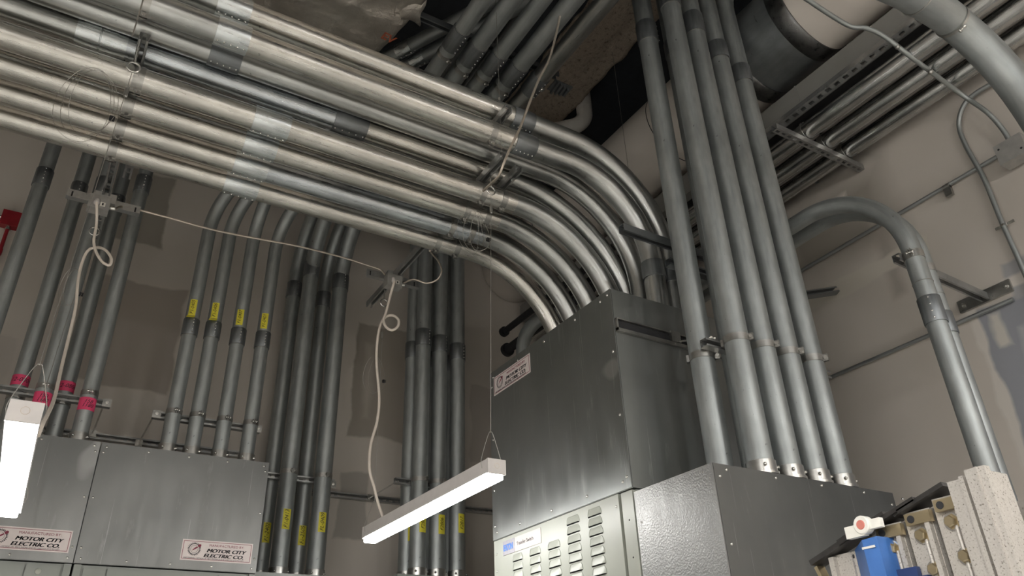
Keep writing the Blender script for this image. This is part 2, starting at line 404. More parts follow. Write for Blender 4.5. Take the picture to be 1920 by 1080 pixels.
def conduit(label,path,r,mat='galv',group=None,couplings=(),clamps=(),conn=None,seams=(),name='conduit',cat='conduit',n=24,tapes=()):
    "path = list of world points (already filleted)"
    path=[V(p) for p in path]
    t=thing(name,path[0],label,cat,group)
    MB().tube(path,r,n).build('pipe',M[mat],t)
    for c in couplings: coupling(t,*c[:2],r,*c[2:])
    for c in clamps: clamp(t,*c[:2],r,*c[2:])
    for c in seams: seam(t,*c[:2],r)
    if conn: 
        for c in ([conn] if not isinstance(conn,list) else conn): connector(t,c[0],c[1],r)
    for c in tapes: tape(t,c[0],c[1],r,*c[2:])
    return t

# ================================================================== THE ROOM
XW,YW=4.1,5.5; XL,YF,ZF,ZC=-4.6,-5.0,-1.5,5.0
WC=(.55,.505,.455)
DK=(.20,.18,.16); LT=(.62,.58,.53)
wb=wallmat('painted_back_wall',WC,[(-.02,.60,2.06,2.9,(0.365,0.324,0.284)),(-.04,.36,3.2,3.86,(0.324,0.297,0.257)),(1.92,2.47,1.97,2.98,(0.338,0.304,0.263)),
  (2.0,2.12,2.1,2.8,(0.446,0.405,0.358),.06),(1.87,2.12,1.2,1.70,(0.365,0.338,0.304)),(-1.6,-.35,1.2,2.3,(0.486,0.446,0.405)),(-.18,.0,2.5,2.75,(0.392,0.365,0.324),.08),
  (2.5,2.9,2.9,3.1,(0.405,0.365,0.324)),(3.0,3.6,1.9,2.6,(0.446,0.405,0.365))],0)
wr=wallmat('painted_right_wall',WC,[(1.95,2.95,2.44,3.15,(0.297,0.270,0.236),.22),(2.0,5.0,3.05,3.4,(0.257,0.236,0.209),.15),(2.3,2.42,2.86,3.0,LT,.03),(2.1,2.25,2.1,2.75,(0.405,0.365,0.324),.06),  # first rect: soft shadow painted into the wall colour behind the conduit pair
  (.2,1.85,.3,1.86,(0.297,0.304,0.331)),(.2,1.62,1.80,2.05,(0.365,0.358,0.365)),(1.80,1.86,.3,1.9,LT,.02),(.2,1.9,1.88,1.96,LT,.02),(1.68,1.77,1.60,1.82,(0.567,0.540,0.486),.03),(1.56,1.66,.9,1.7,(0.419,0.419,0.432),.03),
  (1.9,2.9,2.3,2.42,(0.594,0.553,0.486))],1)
t_=.15
struct('floor',MB().box((XL-t_,YF-t_,ZF-t_),(XW+t_,YW+t_,ZF)),M['floor'])
struct('ceiling',MB().box((XL-t_,YF-t_,ZC),(XW+t_,YW+t_,ZC+t_)),M['deck'])
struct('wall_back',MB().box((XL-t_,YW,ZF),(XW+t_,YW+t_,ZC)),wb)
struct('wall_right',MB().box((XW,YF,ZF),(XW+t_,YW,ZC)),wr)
struct('wall_left',MB().box((XL-t_,YF,ZF),(XL,YW,ZC)),plain('painted_left_wall',(.62,.59,.55),.75,0,.06,1.2))
struct('wall_front',MB().box((XL-t_,YF-t_,ZF),(XW+t_,YF,ZC)),plain('painted_front_wall',(.62,.59,.55),.75,0,.06,1.2))

# ================================================================== SWITCH CABINETS ON THE RIGHT
XF=2.207                                                     # plane of the cabinet fronts
def screws(parent,pts,nrm,r=.006,mat='zinc',h=.005):
    for p in pts: MB().dome(p,nrm,r,h,10).build('screw',M[mat],parent)
def gear(parent,org,xd,yd,R_,mat1,mat2):
    zd=V(xd).cross(V(yd)).normalized(); org=V(org); m=MB()
    n=26
    for k in range(n):
        a=2*PI*k/n+.06
        if .35<a<1.0: continue
        d=V(xd)*math.cos(a)+V(yd)*math.sin(a); tq=zd.cross(d)
        m.add([org+d*R_*.84-tq*R_*.075+zd*.0006,org+d*R_*.84+tq*R_*.075+zd*.0006,org+d*R_*1.10+tq*R_*.045+zd*.0006,org+d*R_*1.10-tq*R_*.045+zd*.0006],[(0,1,2,3)])
    for rr,w in ((.86,.035),(.60,.02)):
        q=48
        for k in range(q):
            a,b=2*PI*k/q,2*PI*(k+1)/q
            P_=lambda an,ra: org+(V(xd)*math.cos(an)+V(yd)*math.sin(an))*ra*R_+zd*.0006
            m.add([P_(a,rr-w),P_(a,rr+w),P_(b,rr+w),P_(b,rr-w)],[(0,1,2,3)])
    o=m.build('gear_emblem',M[mat1],parent)
    m=MB(); d=(V(xd)*.8+V(yd)*.6).normalized(); tq=zd.cross(d); k=zd*.0008
    m.add([org-d*R_*.5+k,org+d*R_*.15+tq*R_*.14+k,org+d*R_*.62+tq*R_*.10+k,org+d*R_*.62-tq*R_*.10+k,org+d*R_*.15-tq*R_*.12+k],[(0,4,3,2,1)])
    m.add([org+d*R_*.72+tq*R_*.22+k,org+d*R_*.72-tq*R_*.2+k,org+d*R_*1.12-tq*R_*.26+k,org+d*R_*1.32+k,org+d*R_*1.12+tq*R_*.24+k],[(0,1,2,3,4)])
    m.build('arrow',M[mat2],parent)
def maker_sign(parent,tl,xd,yd,w,h):
    "sign; tl = top-left corner, xd to the right, yd up"
    xd=V(xd);yd=V(yd);zd=xd.cross(yd).normalized(); tl=V(tl); c=tl+xd*w/2-yd*h/2
    o=MB().obox(c+zd*.001,xd,yd,zd,w/2,h/2,.001).build('maker_sign',M['paper'],parent)
    z=zd*.0023; m=MB(); e=h*.075; th=h*.011
    for (a,b,hx,hy) in ((0,h/2-e,w/2-e,th),(0,-h/2+e,w/2-e,th),(w/2-e,0,th,h/2-e),(-w/2+e,0,th,h/2-e)):
        m.obox(c+z+xd*a+yd*b,xd,yd,zd,hx,hy,.0003)
    m.build('border_line',M['maroon'],o)
    q=lambda u,v: tl+xd*w*u-yd*h*v+zd*.0024
    gear(o,q(.175,.45),xd,yd,h*.29,'ink','maroon')
    text('MANUFACTURED BY:',h*.165,q(.375,.285),xd,yd,M['maroon'],o,sx=w*.487/(h*.165*9.35),off=.0)
    text('MOTOR CITY',h*.235,q(.343,.56),xd,yd,M['ink'],o,shear=.32,sx=w*.555/(h*.235*6.15),bold=(4,h*.0105))
    text('ELECTRIC CO.',h*.235,q(.308,.80),xd,yd,M['ink'],o,shear=.32,sx=w*.60/(h*.235*6.75),bold=(4,h*.0105))
    text('8440 GRINNELL, DETROIT, MI  48213 PHONE (313) 921-5300 FAX (313) 921-5371',h*.085,q(.045,.905),xd,yd,M['ink'],o,sx=w*.90/(h*.085*37.2))
    return o

# --- transfer switch cabinet with louvred door
ya,yb=2.572,3.79
t=thing('transfer_switch_cabinet',(XF,ya,ZF),'pale grey-green louvred switch cabinet directly under the tall scratched metal box','cabinet')
MB().box((XF+.022,ya+.002,ZF),(3.33,yb-.012,.872)).build('cabinet_body',M['green'],t)
MB().box((XF-.004,ya+.002,ZF),(XF+.03,2.652,.868)).build('corner_post',M['cream'],t)
screws(t,[V((XF-.004,2.612,.745-.155*k)) for k in range(6)],(-1,0,0),.004,'slot',.002)
dr=MB().box((XF-.004,2.672,ZF+.05),(XF+.02,yb-.014,.872)).build('louvred_door',M['cream'],t)
screws(dr,[V((XF-.004,2.69,.82)),V((XF-.004,3.745,.80)),V((XF-.004,3.745,.71)),V((XF-.004,3.745,.56))],(-1,0,0),.0055)
def louver(parent,y0,y1,zb):
    "pressed hood: bulged rounded flap open along its lower edge; y0>y1"
    n=10; w=y0-y1; hgt=.034; vs=[];fs=[]
    for j in range(7):
        v=j/6; 
        for i in range(n+1):
            u=i/n; inset=.012*(v**2)
            yy=y0-inset-(w-2*inset)*u
            edge=min(1,min(u,1-u)*7)
            d=.0085*(1-v)**.8*math.sqrt(max(0,edge))
            vs.append((XF-.0045-d,yy,zb+hgt*v))
    for j in range(6):
        for i in range(n):
            a=j*(n+1)+i; fs.append((a,a+1,a+n+2,a+n+1))
    m=MB().add(vs,fs)
    # soft raised rim
    rim=[V((XF-.005,y0,zb)),V((XF-.005,y0-.004,zb+hgt*.6)),V((XF-.005,y0-.014,zb+hgt)),V((XF-.005,y1+.014,zb+hgt)),V((XF-.005,y1+.004,zb+hgt*.6)),V((XF-.005,y1,zb))]
    m.tube(rim,.0016,6)
    o=m.build('louver',M['cream'],parent)
    MB().box((XF-.0052,y1+.003,zb-.004),(XF-.0042,y0-.003,zb+.0015)).build('louver_slot',M['slot'],o)
cols=[(2.906,2.800,.817),(3.079,2.972,.817),(3.248,3.143,.734),(3.418,3.316,.734),(3.583,3.485,.734)]
for (a,b,z0) in cols:
    z=z0
    while z>.16: louver(dr,a,b,z); z-=.0433
np_=MB().obox((XF-.0055,3.49,.816),Y3,Z3,X3,.186,.037,.0015).build('nameplate',M['plate'],dr)
MB().obox((XF-.0075,3.615,.816),Y3,Z3,X3,.060,.0365,.0006).build('grey_end',M['plategrey'],np_)
nx=V((0,-1,0))
text('EATON',.042,(XF-.0085,3.668,.802),nx,Z3,M['eblue'],np_,off=.0022,sx=.68)
text('Transfer Switch',.026,(XF-.0075,3.535,.808),nx,Z3,M['ink'],np_,sx=.98)

# --- tall sheet-metal pull box above it
t=thing('pull_box',(XF,ya,.878),'tall scratched galvanised pull box that eight bent conduits drop into','box')
MB().box((XF+.003,ya,.878),(3.33,yb,1.876)).build('box_body',M['sheet'],t)
cp=MB().box((XF-.002,ya+.003,.880),(XF+.002,yb-.001,1.878)).build('cover_panel',M['sheet'],t)
e=.028
pts=[]
for z in (1.85,1.54,1.22,.93): pts.append(V((XF-.002,ya+e,z)))
for y in (2.66,2.88,3.18,3.46,3.75): pts.append(V((XF-.002,y,1.84)))
for y in (2.63,2.9,3.2,3.5,3.74): pts.append(V((XF-.002,y,.915)))
for z in (1.78,1.45,1.15,.95): pts.append(V((XF-.002,yb-e,z)))
screws(cp,pts,(-1,0,0),.0075,'zinc',.006)
maker_sign(cp,(XF-.0022,3.738,1.832),(0,-1,0),(0,0,1),.408,.117)
# recessed channel slot in the side
sl=MB()
sl.box((XF+.012,ya-.004,1.655),(2.72,ya,1.700)).build('side_slot',M['slot'],t)
m=MB().box((XF+.004,ya-.016,1.636),(3.2,ya-.001,1.655)).box((XF+.004,ya-.016,1.702),(2.72,ya-.001,1.708)).box((XF+.004,ya-.016,1.640),(XF+.012,ya-.001,1.706))
m.build('side_rail',M['strap'],t)
MB().box((2.56,ya-.02,1.655),(2.62,ya-.002,1.715)).build('clip_angle',M['strap'],t)

# --- lower enclosure in front
y0_,y1_=2.089,2.566
t=thing('wiring_enclosure',(XF,y0_,ZF),'lower plain galvanised enclosure nearest the camera, under the row of straight vertical conduits','enclosure')
MB().box((XF+.003,y0_+.003,ZF),(3.33,y1_,.853)).build('enclosure_body',M['sheet2'],t)
fp=MB().box((XF-.002,y0_,ZF),(XF+.002,y1_,.855)).build('front_panel',M['sheet3'],t)
sp=MB().box((XF+.003,y0_-.002,ZF),(3.33,y0_+.002,.855)).build('side_panel',M['sheet2'],t)
screws(fp,[V((XF-.002,y1_-.03,.72)),V((XF-.002,2.11,.80)),V((XF-.002,2.14,.83))],(-1,0,0),.004)
screws(sp,[V((XF+.07+.28*k,y0_-.002,.835)) for k in range(5)]+[V((XF+.03,y0_-.002,.805)),V((XF+.03,y0_-.002,.55)),V((3.30,y0_-.002,.80))],(0,-1,0),.007,'zinc',.006)

# ================================================================== LEFT CABINETS (against the back wall)
YB=4.7
def left_box(x0,x1,label):
    t=thing('wireway_box',(x0,YB,.795),label,'box')
    MB().box((x0+.001,YB+.003,.792),(x1-.001,5.2,1.434)).build('box_body',M['sheet2'],t)
    cp=MB().box((x0+.004,YB-.002,.794),(x1-.004,YB+.002,1.436)).build('cover_panel',M['sheet2'],t)
    n=5; pts=[V((x0+.03+(x1-x0-.06)*k/(n-1),YB-.002,z)) for k in range(n) for z in (.815,1.412)]+[V((x,YB-.002,z)) for x in (x0+.02,x1-.02) for z in (.87,1.13,1.38)]
    screws(cp,pts,(0,-1,0),.0065,'zinc',.005)
    return t,cp
t,cp=left_box(.228,1.161,'galvanised wireway box with the full maker sign, under the four yellow-tagged conduits')
maker_sign(cp,(.738,YB-.0022,.952),X3,Z3,.386,.112)
t,cp=left_box(-.86,.226,'galvanised wireway box at the far left, behind the nearest strip light')
maker_sign(cp,(-.192,YB-.0022,.950),X3,Z3,.386,.112)
def left_cab(x0,x1,label,splits):
    t=thing('switchboard_cabinet',(x0,YB,ZF),label,'cabinet')
    MB().box((x0,YB+.01,ZF),(x1,5.2,.786)).build('cabinet_body',M['green'],t)
    MB().box((x0+.001,YB-.004,ZF),(x0+.035,YB+.012,.786)).build('frame_post',M['green'],t)
    MB().box((x1-.035,YB-.004,ZF),(x1-.001,YB+.012,.786)).build('frame_post',M['green'],t)
    xs=[x0+.044]+splits+[x1-.044]
    for i,(a,b) in enumerate(zip(xs,xs[1:])):
        d=MB().box((a+.003,YB-(.010 if i%2 else .003),ZF+.1),(b-.003,YB+.012,.772)).build('door_panel',M['green'],t)
        if i==len(xs)-2 or i==1: MB().lathe((b-.10 if i else a+.4,YB-.004,.742),(0,-1,0),[(0,.016),(.009,.014),(.012,.008)],14).build('latch',M['cream'],d)
left_cab(-.86,.224,'grey-green switchboard cabinet at the bottom left corner, below the half-seen maker sign',[.02])
left_cab(.234,1.158,'grey-green switchboard cabinet below the box with the full maker sign',[.39,.955])
# next cabinets further along the wall, tops just at the bottom of the view
for (x0,x1,yf,zt,lab) in ((1.20,1.70,4.95,.846,'low-topped grey-green cabinet that the middle conduit group enters'),(2.05,2.90,4.72,.845,'grey-green cabinet behind the hanging strip light that the far conduit group enters')):
    t=thing('switchboard_cabinet',(x0,yf,ZF),lab,'cabinet')
    MB().box((x0,yf+.01,ZF),(x1,5.35,zt)).build('cabinet_body',M['green'],t)
    MB().box((x0+.02,yf-.002,ZF+.1),(x1-.02,yf+.01,zt-.03)).build('door_panel',M['cream'],t)

# ================================================================== THE HORIZONTAL RACK OF EIGHT CONDUITS
RP=.059
ZL=2.555
XS1=1.70; XS2=1.83; XLs=-.07
def rx(px,py,y): return U(px,py,y=y).x
rack=[ # y, z, x of vertical, bend radius, name
 (3.535,ZL,2.60,.69),(3.35,ZL,2.60,.69),(3.165,ZL,2.60,.69),(2.98,ZL,2.60,.69),(2.985,2.724,2.735,.85),(2.862,2.756,2.68,.64),(2.645,2.68,2.59,.53),(2.65,2.85,2.72,.64)]
cpl={1:[(420,480,340,371)],2:[(438,498,302,333)],3:[(457,515,262,294)],4:[(475,540,215,246)],5:[(160,222,58,77),(625,685,215,242)],6:[(392,450,100,122)],7:[(405,466,56,78),(962,1000,280,295)],8:[(407,468,5,30),(957,995,225,240)]}
words={1:'lowest bright rack conduit, the one farthest from the camera and closest to the hanging lights',2:'second rack conduit up from the bottom, bluish right of its coupling',
 3:'third rack conduit up from the bottom, evenly pale and bright',4:'fourth rack conduit up, clamped just below the upper rack tier',
 5:'fifth rack conduit up, blue-grey stretch between a ringed sleeve and a coupling',6:'thin-looking sixth rack conduit squeezed between two larger neighbours',
 7:'seventh rack conduit up, scuffed with a long scratched streak beside its coupling',8:'topmost rack conduit, running just below the foil-wrapped duct'}
segm={1:['galv_light','galv_light'],2:['galv_light','galv_blue'],3:['galv_light','galv_light'],4:['galv_light','galv_light'],5:['galv_mid','galv_blue','galv_light'],6:['galv_mid','galv_mid'],7:['galv_mid','galv_light','galv_mid'],8:['galv_mid','galv_light','galv_mid']}
for k,(y,z,xv,rb) in enumerate(rack,1):
    t=thing('rack_conduit',(XL,y,z),words[k],'conduit','eight conduits of the horizontal rack')
    xs=xv-rb
    cs=[]
    for (p0,p1,q0,q1) in cpl[k]:
        a,b=rx(p0,q0,y),rx(p1,q1,y); cs.append(((a+b)/2,abs(b-a)))
    cuts=[XL]+[c for c,_ in cs if c<xs-.05]+[xs]
    for i,(a,b) in enumerate(zip(cuts,cuts[1:])):
        MB().tube([(a,y,z)]+[(a+(b-a)*j/8,y,z) for j in range(1,9)],RP,32).build('pipe',M[segm[k][min(i,len(segm[k])-1)]],t)
    arc=[(xs,y,z)]+[(xs+rb*math.sin(a),y,z-rb*(1-math.cos(a))) for a in [PI/2*j/24 for j in range(1,25)]]+[(xv,y,1.96),(xv,y,1.877)]
    MB().tube(arc,RP-.0006,32).build('elbow',M['galv_light' if k<2 else 'galv_mid'],t)
    for i,(c,ln) in enumerate(cs):
        if k==5 and i==0:
            m=MB().lathe((c,y,z),X3,[(-ln/2-.03,RP+.001),(-ln/2-.03,RP+.004),(-ln/2,RP+.004),(-ln/2,RP+.007),(-.004,RP+.007),(-.002,RP+.003),(.002,RP+.003),(.004,RP+.007),(ln/2,RP+.007),(ln/2,RP+.004),(ln/2+.04,RP+.004),(ln/2+.04,RP+.001)],32)
            m.build('ringed_sleeve',M['coup_light'],t); continue
        coupling(t,(c,y,z),X3,RP,(0,.25,-.97) if k<5 else (0,-.15,-1),'coup_light' if (k<6 and i==0) or (k>6 and i==0) else 'coup',ln,5)
    if k<=4:
        for x in (XS1,XS2): clamp(t,(x,y,z),X3,RP,(0,0,-1))
        clamp(t,(XLs+.012*(k-2.5),y,z),X3,RP,(0,0,-1),'strap',.045)
    if k==7:
        clamp(t,(rx(920,250,y),y,z),X3,RP,(0,0,-1)); clamp(t,(rx(275,8,y),y,z),X3,RP,(0,0,-1))
    if k in(7,8): 
        MB().lathe((xv,y,2.07),Z3,[(0,RP),(0,RP+.006),(.10,RP+.006),(.10,RP)],28).build('coupling',M['coup'],t)
# struts of the rack
zS=ZL+RP+.0215
strut('slotted strut channel carrying the lower rack tier, reaching out to the right junction box',(XS1,2.73,zS),(XS1,4.62,zS),(0,0,-1))
strut('short strut channel parallel to the longer one, beside the flexible cable drop',(XS2,2.78,zS),(XS2,3.68,zS),(0,0,-1))
strut('slotted strut channel at the left of the rack, reaching out to the left junction box',(XLs,2.79,zS),(XLs,4.72,zS),(0,0,-1))
strut('short strut channel hanging beside the left rack strut',(XLs+.075,3.5,zS),(XLs+.075,3.85,zS),(0,0,-1))
zS2=2.68+RP+.0215
strut('doubled short strut under the topmost rack conduit, where the cable gripper hangs',(rx(930,210,2.645),2.52,zS2),(rx(930,210,2.645),2.72,zS2),(0,0,-1))
strut('short clamp strut on the rack near the top left edge of the view',(rx(275,8,2.645),2.52,zS2),(rx(275,8,2.645),2.72,zS2),(0,0,-1))

# ================================================================== FIVE (AND ONE) VERTICAL CONDUITS INTO THE LOWER ENCLOSURE
RV=.057
vy=2.152
vx=[(2.50,2.32,3.67,3.52),(vy*math.tan(math.radians(49.95)),vy,3.84,3.69),(vy*math.tan(math.radians(51.75)),vy,3.71,3.55),(vy*math.tan(math.radians(53.4)),vy,3.55,3.42),(vy*math.tan(math.radians(54.95)),vy,3.44,3.31)]
vw=['leftmost of the straight vertical conduits, set behind the strut with its own low strap','widest-looking vertical conduit, second from the left, with a pale paint streak',
 'third vertical conduit from the left, smudged dark near its base','fourth vertical conduit from the left in the row beside the pull box','rightmost vertical conduit of the row on the lower enclosure']
zst=1.51*1.0
ZST=1.485
for k,(x,y,zt,zb) in enumerate(vx):
    top=[4.08,4.12,4.02,4.08,3.98][k]
    path=fillet([(x,y,.856),(x,y,top+.35),(x,y-2.0,top+.35)],.40,14)
    conduit(vw[k],path,RV,'galv',group='row of vertical conduits on the lower enclosure',couplings=[((x,y,(zt+zb)/2),Z3,(.75,-.6,0),'coup',zt-zb,4)],
      clamps=[((x,y,ZST-.03 if k==0 else ZST),Z3,(.45,-.9,0) if k else (.7,-.7,0))],conn=((x,y,.856),Z3),seams=[((x,y,zb-.004),Z3)],name='vertical_conduit',n=36)
x,y=2.735,2.335
conduit('half-hidden vertical conduit seen only in the gap behind the front row',fillet([(x,y,.856),(x,y,4.58),(x,.3,4.58)],.35,12),RV,'galv',couplings=[((x,y,3.6),Z3,(.7,-.7,0))],name='vertical_conduit',n=30)
yst=vy+RV+.006+.0215+.004
strut('strut channel bolted across the vertical conduits beside the pull box',(2.44,yst,ZST),(3.30,yst,ZST),(0,-1,0))
t=thing('threaded_rod',(2.60,2.55,1.69),'thin threaded rod bracing the conduit strut back to the pull box','rod')
MB().tube([(2.60,2.55,1.66),(2.475,2.20,1.50)],.005,8).build('rod',M['zinc'],t)
MB().lathe((2.487,2.235,1.515),(2.475-2.60,2.20-2.55,1.50-1.66),[(-.004,.005),(-.004,.012),(.006,.012),(.006,.005)],6).build('nut',M['zinc'],t)
# dark strut behind, near the top elbows
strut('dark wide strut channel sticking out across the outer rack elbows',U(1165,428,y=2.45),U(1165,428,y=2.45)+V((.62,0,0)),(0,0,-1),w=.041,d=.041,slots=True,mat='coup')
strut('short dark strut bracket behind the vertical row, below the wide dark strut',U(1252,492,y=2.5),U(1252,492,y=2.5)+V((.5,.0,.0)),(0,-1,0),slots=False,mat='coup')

# ================================================================== BACK WALL GROUPS
def at(az,y): return y*math.tan(math.radians(az))
R3=.0445
# group A: five at the left with pink tape
gA=[(-5.3,4.80,3.09,'far left conduit in front of the red alarm box',None),(-2.85,4.935,3.14,'second conduit from the left edge, pink tape above the strut',('pinkA',1.795)),(-1.35,4.80,3.14,'left group conduit strapped in front of the strut, mostly behind the white cord',('pinkB',1.66)),
 (-.15,4.935,3.12,'left group conduit behind the strut with a narrow pink tape band',('pinkA',1.80)),(1.33,4.80,3.24,'right-hand conduit of the left group with a peeling pink tape label',('pinkB',1.665))]
for k,(az_,y,zc,lab,tp) in enumerate(gA):
    x=at(az_,y); tapes=[]
    if tp: tapes=[((x,y,tp[1]),Z3,(.05,-1,0),.125 if tp[0]=='pinkB' else .20,.075 if tp[0]=='pinkB' else .062,'pink','158\n1180' if tp[0]=='pinkB' else '12-0804',.030 if tp[0]=='pinkB' else .034,True)]
    conduit(lab,[(x,y,1.436),(x,y,2.3),(x,y,3.2),(x,y,4.9)],R3,'galv',group='left conduit group on the back wall',couplings=[((x,y,zc),Z3,(.1,-1,0),'coup',.13,5)],
      clamps=[((x,y,1.735),Z3,(0,-1,0),'strap',.03)] if y<4.85 else [((x,y,1.70),Z3,(0,1,0),'strap',.03)],conn=((x,y,1.437),Z3),tapes=tapes,name='vertical_conduit')
YS=4.869
def wall_brace(x,z,yfront,lab):
    t=thing('threaded_rod',(x,yfront,z),lab,'rod'); MB().tube([(x,yfront,z),(x,YW-.03,z)],.0055,8).build('rod',M['zinc'],t)
    MB().obox((x,YW-.045,z),X3,Y3,Z3,.022,.006,.022).build('washer_plate',M['strap'],t)
def strut_end(x,y,z,lab):
    t=thing('strut_washer',(x,y-.024,z),lab,'washer'); MB().obox((x,y-.0235,z),X3,Y3,Z3,.024,.003,.024).build('plate',M['strap'],t)
    MB().lathe((x,y-.029,z),(0,-1,0),[(0,.011),(.008,.011),(.008,.005),(.016,.005)],6).build('nut',M['zinc'],t)
zA=1.715
strut('strut channel across the left conduit group',(-1.3,YS,zA),(.235,YS,zA),(0,-1,0))
strut_end(.213,YS,zA,'square washer and nut at the right end of the left group strut'); wall_brace(.20,zA,YS,'threaded rod from the left group strut back to the wall')
# group B: four with yellow tags
gB=[(6.88,2.27,'first of the four yellow-tagged conduits, counted from the left'),(8.48,2.28,'second yellow-tagged conduit, with a folded tag end'),(10.36,2.27,'third yellow-tagged conduit of the four'),(12.2,2.28,'last of the four yellow-tagged conduits, nearest the dark middle group')]
yB=4.80; 
zB=3.02
for k,(az_,zc,lab) in enumerate(gB):
    x=at(az_,yB)
    if k<2: path=fillet([(x,yB,1.436),(x,yB,3.33),(.93+.12*k,4.15,3.45),(1.2+.12*k,3.76+.04*k,3.9),(1.9+.12*k,2.39+.04*k,3.9)],[.38,.3,.3],14)
    else: path=fillet([(x,yB,1.436),(x,yB,3.33),*([(x+.04,4.2,3.33),(x+.04,4.2,4.9)] if k==2 else [(x+.15,4.3,3.33),(x+.15,4.3,4.9)])],[.36,.2],16)
    dB=V((.7,-1.37,0)).normalized(); q1=V((1.2+.12*k,3.76+.04*k,3.9))+dB*.40
    conduit(lab,path,R3,'galv',group='four conduits with yellow tags',couplings=[((x,yB,zc),Z3,(.12,-1,0),'coup',.115,5),*([(q1,dB,(.3,.2,-1),'coup_light',.11,3)] if k<2 else [])],seams=[((x,yB,zc-.06),Z3)],
      clamps=[((x,yB,1.70),Z3,(.15,-1,0),'strap',.03)],conn=((x,yB,1.437),Z3),tapes=[((x,yB,zc+.13),Z3,(-.35,-1,0),.045,.115,'yellow',['F1-0405','F1-0406','F1-0407','F1-0401'][k],.03,False,k<2)],name='vertical_conduit')
strut('strut channel across the four yellow-tagged conduits',(.47,YS-.003,1.69),(1.115,YS-.003,1.69),(0,-1,0))
strut_end(.49,YS-.003,1.69,'square washer and nut left of the yellow-tagged conduits'); strut_end(1.095,YS-.003,1.69,'square washer and nut right of the yellow-tagged conduits')
wall_brace(.48,1.69,YS,'threaded rod from the yellow-tagged group strut back to the wall')
strut('long wall-mounted strut channel behind the left cabinets',(-1.6,YW-.021,1.705),(1.15,YW-.021,1.705),(0,-1,0))
strut('long wall-mounted strut channel between the middle and far conduit groups',(1.2,YW-.021,1.50),(3.3,YW-.021,1.50),(0,-1,0))
# group C
gC=[(14.1,5.33,3.01,.052,'leftmost conduit of the middle group, behind the strut',1.15),(15.3,5.17,3.13,.057,'middle group conduit with a pale highlight, strapped in front of the strut',1.21),(16.5,5.33,2.98,.052,'narrow dark conduit between the two big ones of the middle group',1.15),(17.75,5.17,3.08,.059,'largest right-hand conduit of the middle group, with a faint ring',1.21)]
TC=[1.74,1.90,2.06,2.22]; zC=3.62
for k,(az_,y,zc,r,lab,zt) in enumerate(gC):
    x=at(az_,y); zz=zC
    T_=[.420,.460,.502,.545][k]*zC
    path=fillet([(x,y,.85),(x,y,zz),(x+.02,4.3,zz),(T_,3.3,zz),(T_,-1.5,zz)],[.55,.4,.4],14)
    yk=U(*[(866,68),(897,95),(935,112),(978,135)][k],z=3.62).y+.03
    conduit(lab,path,r,'galv',group='middle conduit group',couplings=[((x,y,zc),Z3,(.25,-1,0),'coup',.13,5),((T_,yk,zz),Y3,(.5,0,-1),'coup',.16,5)],seams=[((T_,yk-.085,zz),Y3)],
      clamps=[((x,y,1.53),Z3,(.1,-1 if k%2 else 1,0),'strap',.03),((T_,yk+.14,zz),Y3,(.3,0,-1),'strap',.03)],conn=((x,y,.85),Z3),
      tapes=[((x,y,zt),Z3,(.05,-1,0),.052,.13,'yellow',['F1-2402','F1-0413','F1-2505','FL-0409'][k],.036,False)],name='vertical_conduit',n=28)
strut('strut channel across the middle conduit group',(1.25,5.25,1.517),(1.76,5.25,1.517),(0,-1,0))
strut_end(1.745,5.25,1.50,'square washer and nut right of the middle conduit group')
# group D
gD=[(24.0,5.03,2.55,'thin edge-on conduit at the left of the far group, behind the strut',1.17),(24.8,4.88,2.60,'first front conduit of the far group, behind the right junction box cable',1.20),(26.17,4.88,2.575,'centre conduit of the far group',1.20),(27.6,4.88,2.54,'right-hand conduit of the far group, nearest the pull box',1.22),(25.5,5.04,2.5,'conduit in shadow between the first two of the far group',1.1),(26.9,5.04,2.5,'conduit in shadow between the last two of the far group',1.1)]
for k,(az_,y,zc,lab,zt) in enumerate(gD):
    x=at(az_,y); front=k in(1,2,3)
    zz=3.95 if front else 4.2
    path=fillet([(x,y,.85),(x,y,zz+.16*(k-2 if front else k*.3)),(x-.75-.1*k,y,zz+.16*(k-2 if front else k*.3))],.4,12)
    conduit(lab,path,.057,'galv',group='far conduit group',couplings=[((x,y,zc),Z3,(.45,-1,0),'coup',.135,5)],
      clamps=[((x,y,1.50),Z3,(.3,-1,0) if front else (0,1,0),'strap',.03)],conn=((x,y,.85),Z3),
      tapes=[((x,y,zt),Z3,(.12,-1,0),.052,.13,'yellow',['F2B04','F2B05','F2B06','F2B17','F2','F2'][k],.034,False)] if k<4 else (),name='vertical_conduit',n=28)
strut('strut channel across the far conduit group',(2.10,4.957,1.50),(2.62,4.957,1.50),(0,-1,0))
wall_brace(2.12,1.50,4.957,'slanting-looking threaded rod between the far group strut and the wall')

# ================================================================== OVERHEAD: fifth upper run, foil duct, beam, ducts
T5=.592*3.62
conduit('outermost of the bright overhead conduits, beside the sprayed beam',[(T5,4.4,3.62),(T5,3.0,3.62),(T5,1.5,3.62),(T5,-1.5,3.62)],.057,'galv_mid',group='overhead conduits running toward the camera',
  couplings=[((T5,U(1018,155,z=3.62).y+.03,3.62),Y3,(.5,0,-1),'coup',.16,5)],clamps=[((T5,2.99,3.62),Y3,(.6,0,-1),'strap',.03)],name='overhead_conduit')
T0=.40*3.62
for q_,lab in ((.441,'thin dark overhead conduit in the shadow behind the first bright overhead ones'),(.488,'thin dark overhead conduit in the shadow behind the middle bright overhead ones')):
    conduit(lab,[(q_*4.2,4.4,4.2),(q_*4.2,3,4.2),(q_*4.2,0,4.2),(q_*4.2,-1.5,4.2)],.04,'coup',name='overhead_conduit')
zo=3.62+.057+.028
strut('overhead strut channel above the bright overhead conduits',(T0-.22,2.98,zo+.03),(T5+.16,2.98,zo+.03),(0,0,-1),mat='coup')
p=U(1035,160,z=3.66)
